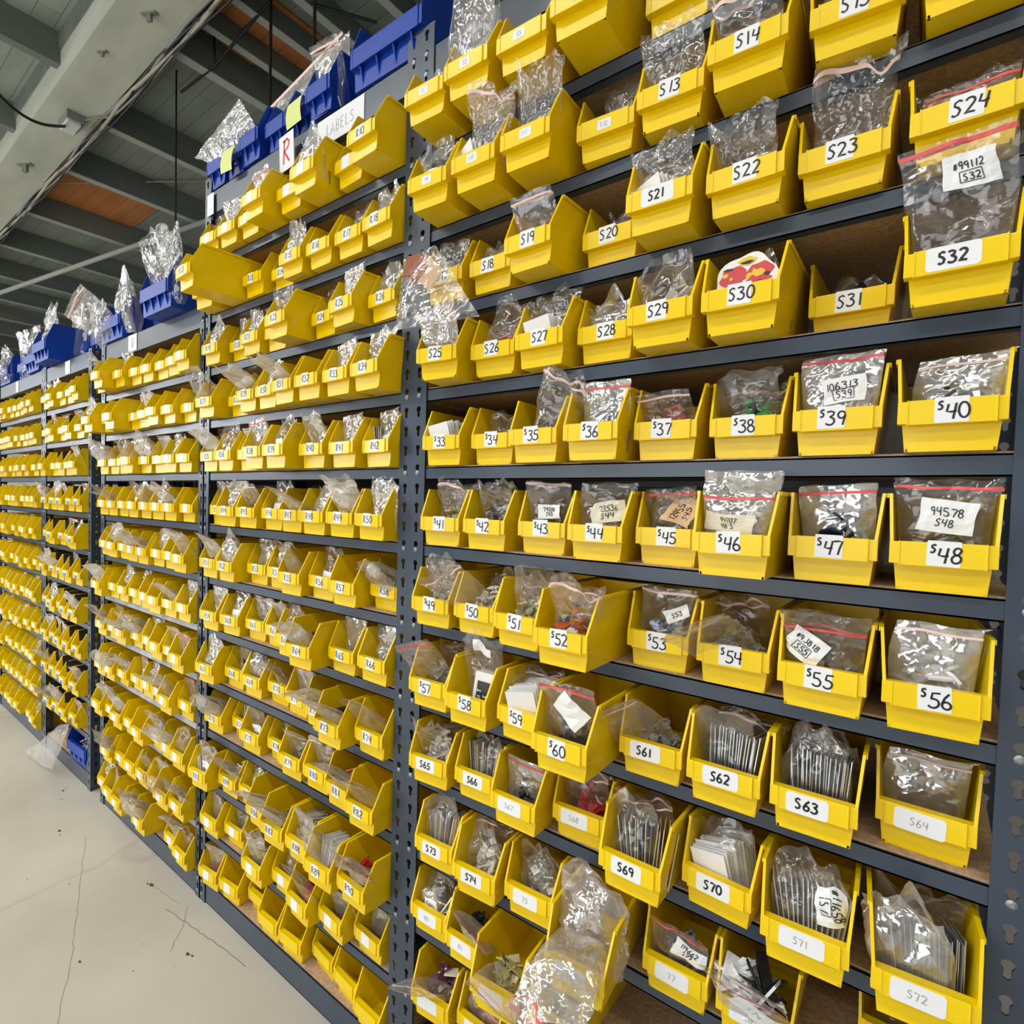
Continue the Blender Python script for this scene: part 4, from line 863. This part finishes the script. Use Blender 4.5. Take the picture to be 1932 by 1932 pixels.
for cx, cz, mi in ((-.62, 2.25, 0), (.62, 2.25, 0), (-.62, 1.25, 1), (.62, 1.25, 0)): blob(cx, cz, .62, .55, .012, mi)
for i in range(16): blob(r1.uniform(-1.05, 1.05), r1.uniform(.8, 2.7), r1.uniform(.07, .26), r1.uniform(.06, .18), .018 + i * .0005, r1.choice((0, 1, 1, 2)), 5)
blob(0, 2.98, .42, .24, .02, 1, 7); blob(0, 2.90, .3, .10, .024, 2, 3); blob(-.62, 1.25, .22, .3, .03, 0); blob(.62, 2.2, .26, .22, .03, 1)
put('print', mb.mesh('print', [M['red'], M['gold'], M['ink']]), o)
x, y, z, yw = SPOS[58]
o = put('booklet_box', None, loc=(x + .45, y + .95, z + .3), rot=(-.15, .05, .1)); tag(o, 'black fronted box with white letters inside the bag in bin S58', 'box')
mb = MB(); mb.box(-.75, .85, 0, 1.5, 0, 3.3); put('box', mb.mesh('box', [M['bone']], bevel=.05), o)
mb = MB(); mb.box(-.45, .8, -.05, 0, .1, 2.7, 0); r1 = random.Random(5)
for tx, xx in (('PHANT', .0), ('YORK', .45)):
    st, _ = text_strokes(tx, 0, 0, .30, adv=1.35 if tx == 'PHANT' else 1.45); ribbon(mb, st, .06, lambda a, b: (xx - b - .05, -.065, .35 + a), 1)
put('front', mb.mesh('front', [M['black'], M['bone']]), o)
# bags sticking out of the tall rack
GBR = 'plastic bags on the tall rack'
kinds = ['o0', 'o1', 'o2', 'o3', 'o4', 'o5', 'o6', 'c0', 'c1', 'c2', 'c3', 'c4', 'c5', 'z0', 'z1', 'z2', 'z3', 'z4']
colors = ['black', 'bone', 'grey', 'silver', 'olive', 'silver', 'bone', 'grey', 'pink', 'black', 'red', 'wcards', 'cards']
def loose_bag(pos, where, grp, over=.25, tall=False):
    """one bag in a bin: upright, or spilling forward over the lip"""
    kk = rng.choice(kinds)
    wv = lambda q: ME['bag_' + q + ('w' if rng.random() < .65 else '')]  # mostly the whitened copy, strong light put into the sheet colour
    if rng.random() < over:
        k2 = rng.choice(('o0', 'o1', 'o3', 'o4', 'c1', 'c3', 'z1', 'z3'))
        o = bin_bag(pos, k2, rng.uniform(3.8, 4.6), where, lx=rng.uniform(-.3, .3), ly=1.6, lz=1.5, tilt=rng.uniform(.3, .75), ry=rng.uniform(-.4, .4), rz=rng.uniform(-.2, .2), W=1.15, mesh=wv(k2), zipm=ME.get('zip_' + k2))
    else:
        o = bin_bag(pos, kk, rng.uniform(4.4, 4.8), where, lx=rng.uniform(-.1, .1), tilt=rng.uniform(0, .10), rz=rng.uniform(-.10, .10), ry=rng.uniform(-.12, .12), W=1.06, with_tag=rng.random() < .22, mesh=wv(kk), zipm=ME.get('zip_' + kk))
    o['group'] = grp; return o
for k, L in RBINS.items():
    for i, (num, x, y, yaw) in enumerate(L):
        if num in (12, 13, 14, 32, 57, 99, 100, 101, 102, 103, 104, 105): continue
        if k <= -3 and num not in (3, 4, 6, 8, 15, 17, 18): continue
        nm = 'R%d' % num if 10 <= num <= 90 else 'the %s bin, %s row, tall rack' % (ORD[i], ROWN[k])
        loose_bag(RPOS[num], 'clear plastic bag in ' + ('the bin marked ' if nm[0] == 'R' else '') + nm, GBR, over=.30 if k >= -1 else .1)
        if rng.random() < .45 and k >= 0: heap(rng.choice(colors), *in_bin(RPOS[num], rng.uniform(-.2, .2), 1.9, .15), ('bin ' if nm[0] == 'R' else '') + nm, rz=rng.uniform(-.5, .5))
GBW = 'plastic bags on the rack marked W'
for x, y, z, k, i in WPOS:
    if rng.random() < (.45 if k < 0 else .85):
        loose_bag((x, y, z, 0), 'clear bag in the %s bin from the left, %s row, W rack' % (ORD[i], ROWN[k - 2] if k < 8 else 'bottom'), GBW, over=.1 if k < 0 else .30)
for x, y, z, k, i in UPOS:
    if rng.random() < (.3 if k < 0 else .5):
        loose_bag((x, y, z, 0), 'clear bag in the %s bin from the left, %s row, narrow rack' % (ORD[i], ROWN[k - 2]), 'plastic bags on the narrow rack')
fb = MB()
lowbag = Bag(90, 'c', 3.0, 3.9, .8, nx=6, ny=8, amp=1.3).mesh()
for x, y, z in VPOS:
    if rng.random() < .6: add_mesh(fb, lowbag, Matrix.Translation((x, y + 1.8, z + .2)) @ Matrix.Rotation(rng.uniform(-.5, .5), 4, 'Z'), 0)
tag(put('plastic_bags', fb.mesh('plastic_bags', [M['bagw']], smooth=True), loc=(0, 0, 0)), 'crumpled clear bags in the bins of the far left rack', 'plastic bags', kind='stuff')
# bags standing in the blue bins on top
GT = 'plastic bags on top of the racks'
sheet('plastic_bag', [(-36.2, -1.0, 35.6), (-27.2, -.6, 38.6), (-24.4, .2, 34.6), (-30.5, .4, 33.0)], 11, 'big pointed milky bag over the first blue bins of the tall rack top', mt='bagw')['group'] = GT
zb = sheet('plastic_bag', [(-25.6, 2.4, 39.0), (-13.0, 2.6, 41.0), (-12.4, 2.4, 35.0), (-24.0, 2.2, 34.0)], 12, 'large flat milky zip bag standing behind the yellow note above the LABELS paper', mt='bagw'); zb['group'] = GT
mb = MB(); ribbon(mb, [[(-25.2, 38.2), (-19, 39.1), (-12.9, 40.1)]], .35, lambda a, b: (a, 1.75, b), 0); put('zip_strip', mb.mesh('zip_strip', [M['zippink']]), zb, loc=(0, 0, 0))
for x, y, z, k, sx, sz, ti, ry, w_ in ((-13.2, 1.2, 32.2, 'z1', 1.2, 1.5, 0, .1, 'white bag sticking up in the blue bin left of the widest one'),
                               (-6.5, 1.5, 32.2, 'c2', 2.2, 1.2, 0, 0, 'milky bag filling the wide blue bin of the tall rack top'), (6.4, -2.4, 26.0, 'o2', 1.3, 2.0, 0, .1, 'tall clear bag rising beside the upper post seam'),
                               (-41.5, -.8, 19.9, 'o1', 1.6, 2.0, 0, .1, 'clear bag at the right of the right blue bin, W rack'), (-45.5, -.2, 19.9, 'o3', 1.8, 2.1, 0, -.2, 'crumpled clear bag at the left of the right blue bin, W rack'), (-60.5, 1.0, 19.9, 'c1', 1.5, 2.3, 0, 0, 'shiny crumpled bag on the blue bin left of the letter W'),
                               (-65.5, .2, 19.9, 'z3', 2.2, 1.9, .3, -.5, 'milky bag leaning out over the left end of the W rack top'), (-76.8, 2.8, 20, 'o4', 2.0, 1.8, 0, 0, 'clear bag in the right end blue bin of the narrow rack top'), (-86.5, 2.4, 20, 'o0', 2.2, 2.0, 0, 0, 'clear bag in the middle of the narrow rack top'), (-92.5, -.6, 20, 'o5', 2.2, 2.2, 0, 0, 'tall clear bag in the wide blue bin of the narrow rack top'),
                               (-104.0, .6, 20, 'c3', 2.8, 2.2, 0, 0, 'milky heaped bag at the right of the far left rack top'), (-114.5, 1.2, 20, 'o6', 2.4, 2.0, 0, 0, 'clear bag in the middle of the far left rack top'), (-125.5, .2, 20, 'c0', 2.6, 2.2, 0, 0, 'white bag at the far left end of the rack tops')):
    o = bag(k, x, y, z, w_, GT, rot=(ti, ry, 0), sc=(sx, 1.3, sz))
    if k[0] != 'z':
        for c in list(o.children): bpy.data.objects.remove(c)
fbg = sheet('plastic_bag', [(-96.5, -3.4, -50.6), (-85.5, -1.0, -43.4), (-80.0, -.9, -41.6), (-83.0, -2.6, -50.0)], 21, 'loose clear bag slumped from shelf to floor left of the low blue bin', amp0=.4, mt='bags'); fbg['group'] = GT
heap('silver', -80.5, 1.7, -48.2, 'the low blue bin', sc=1.2); heap('bone', -77.8, 1.7, -48.2, 'the low blue bin, right side', sc=1.2)
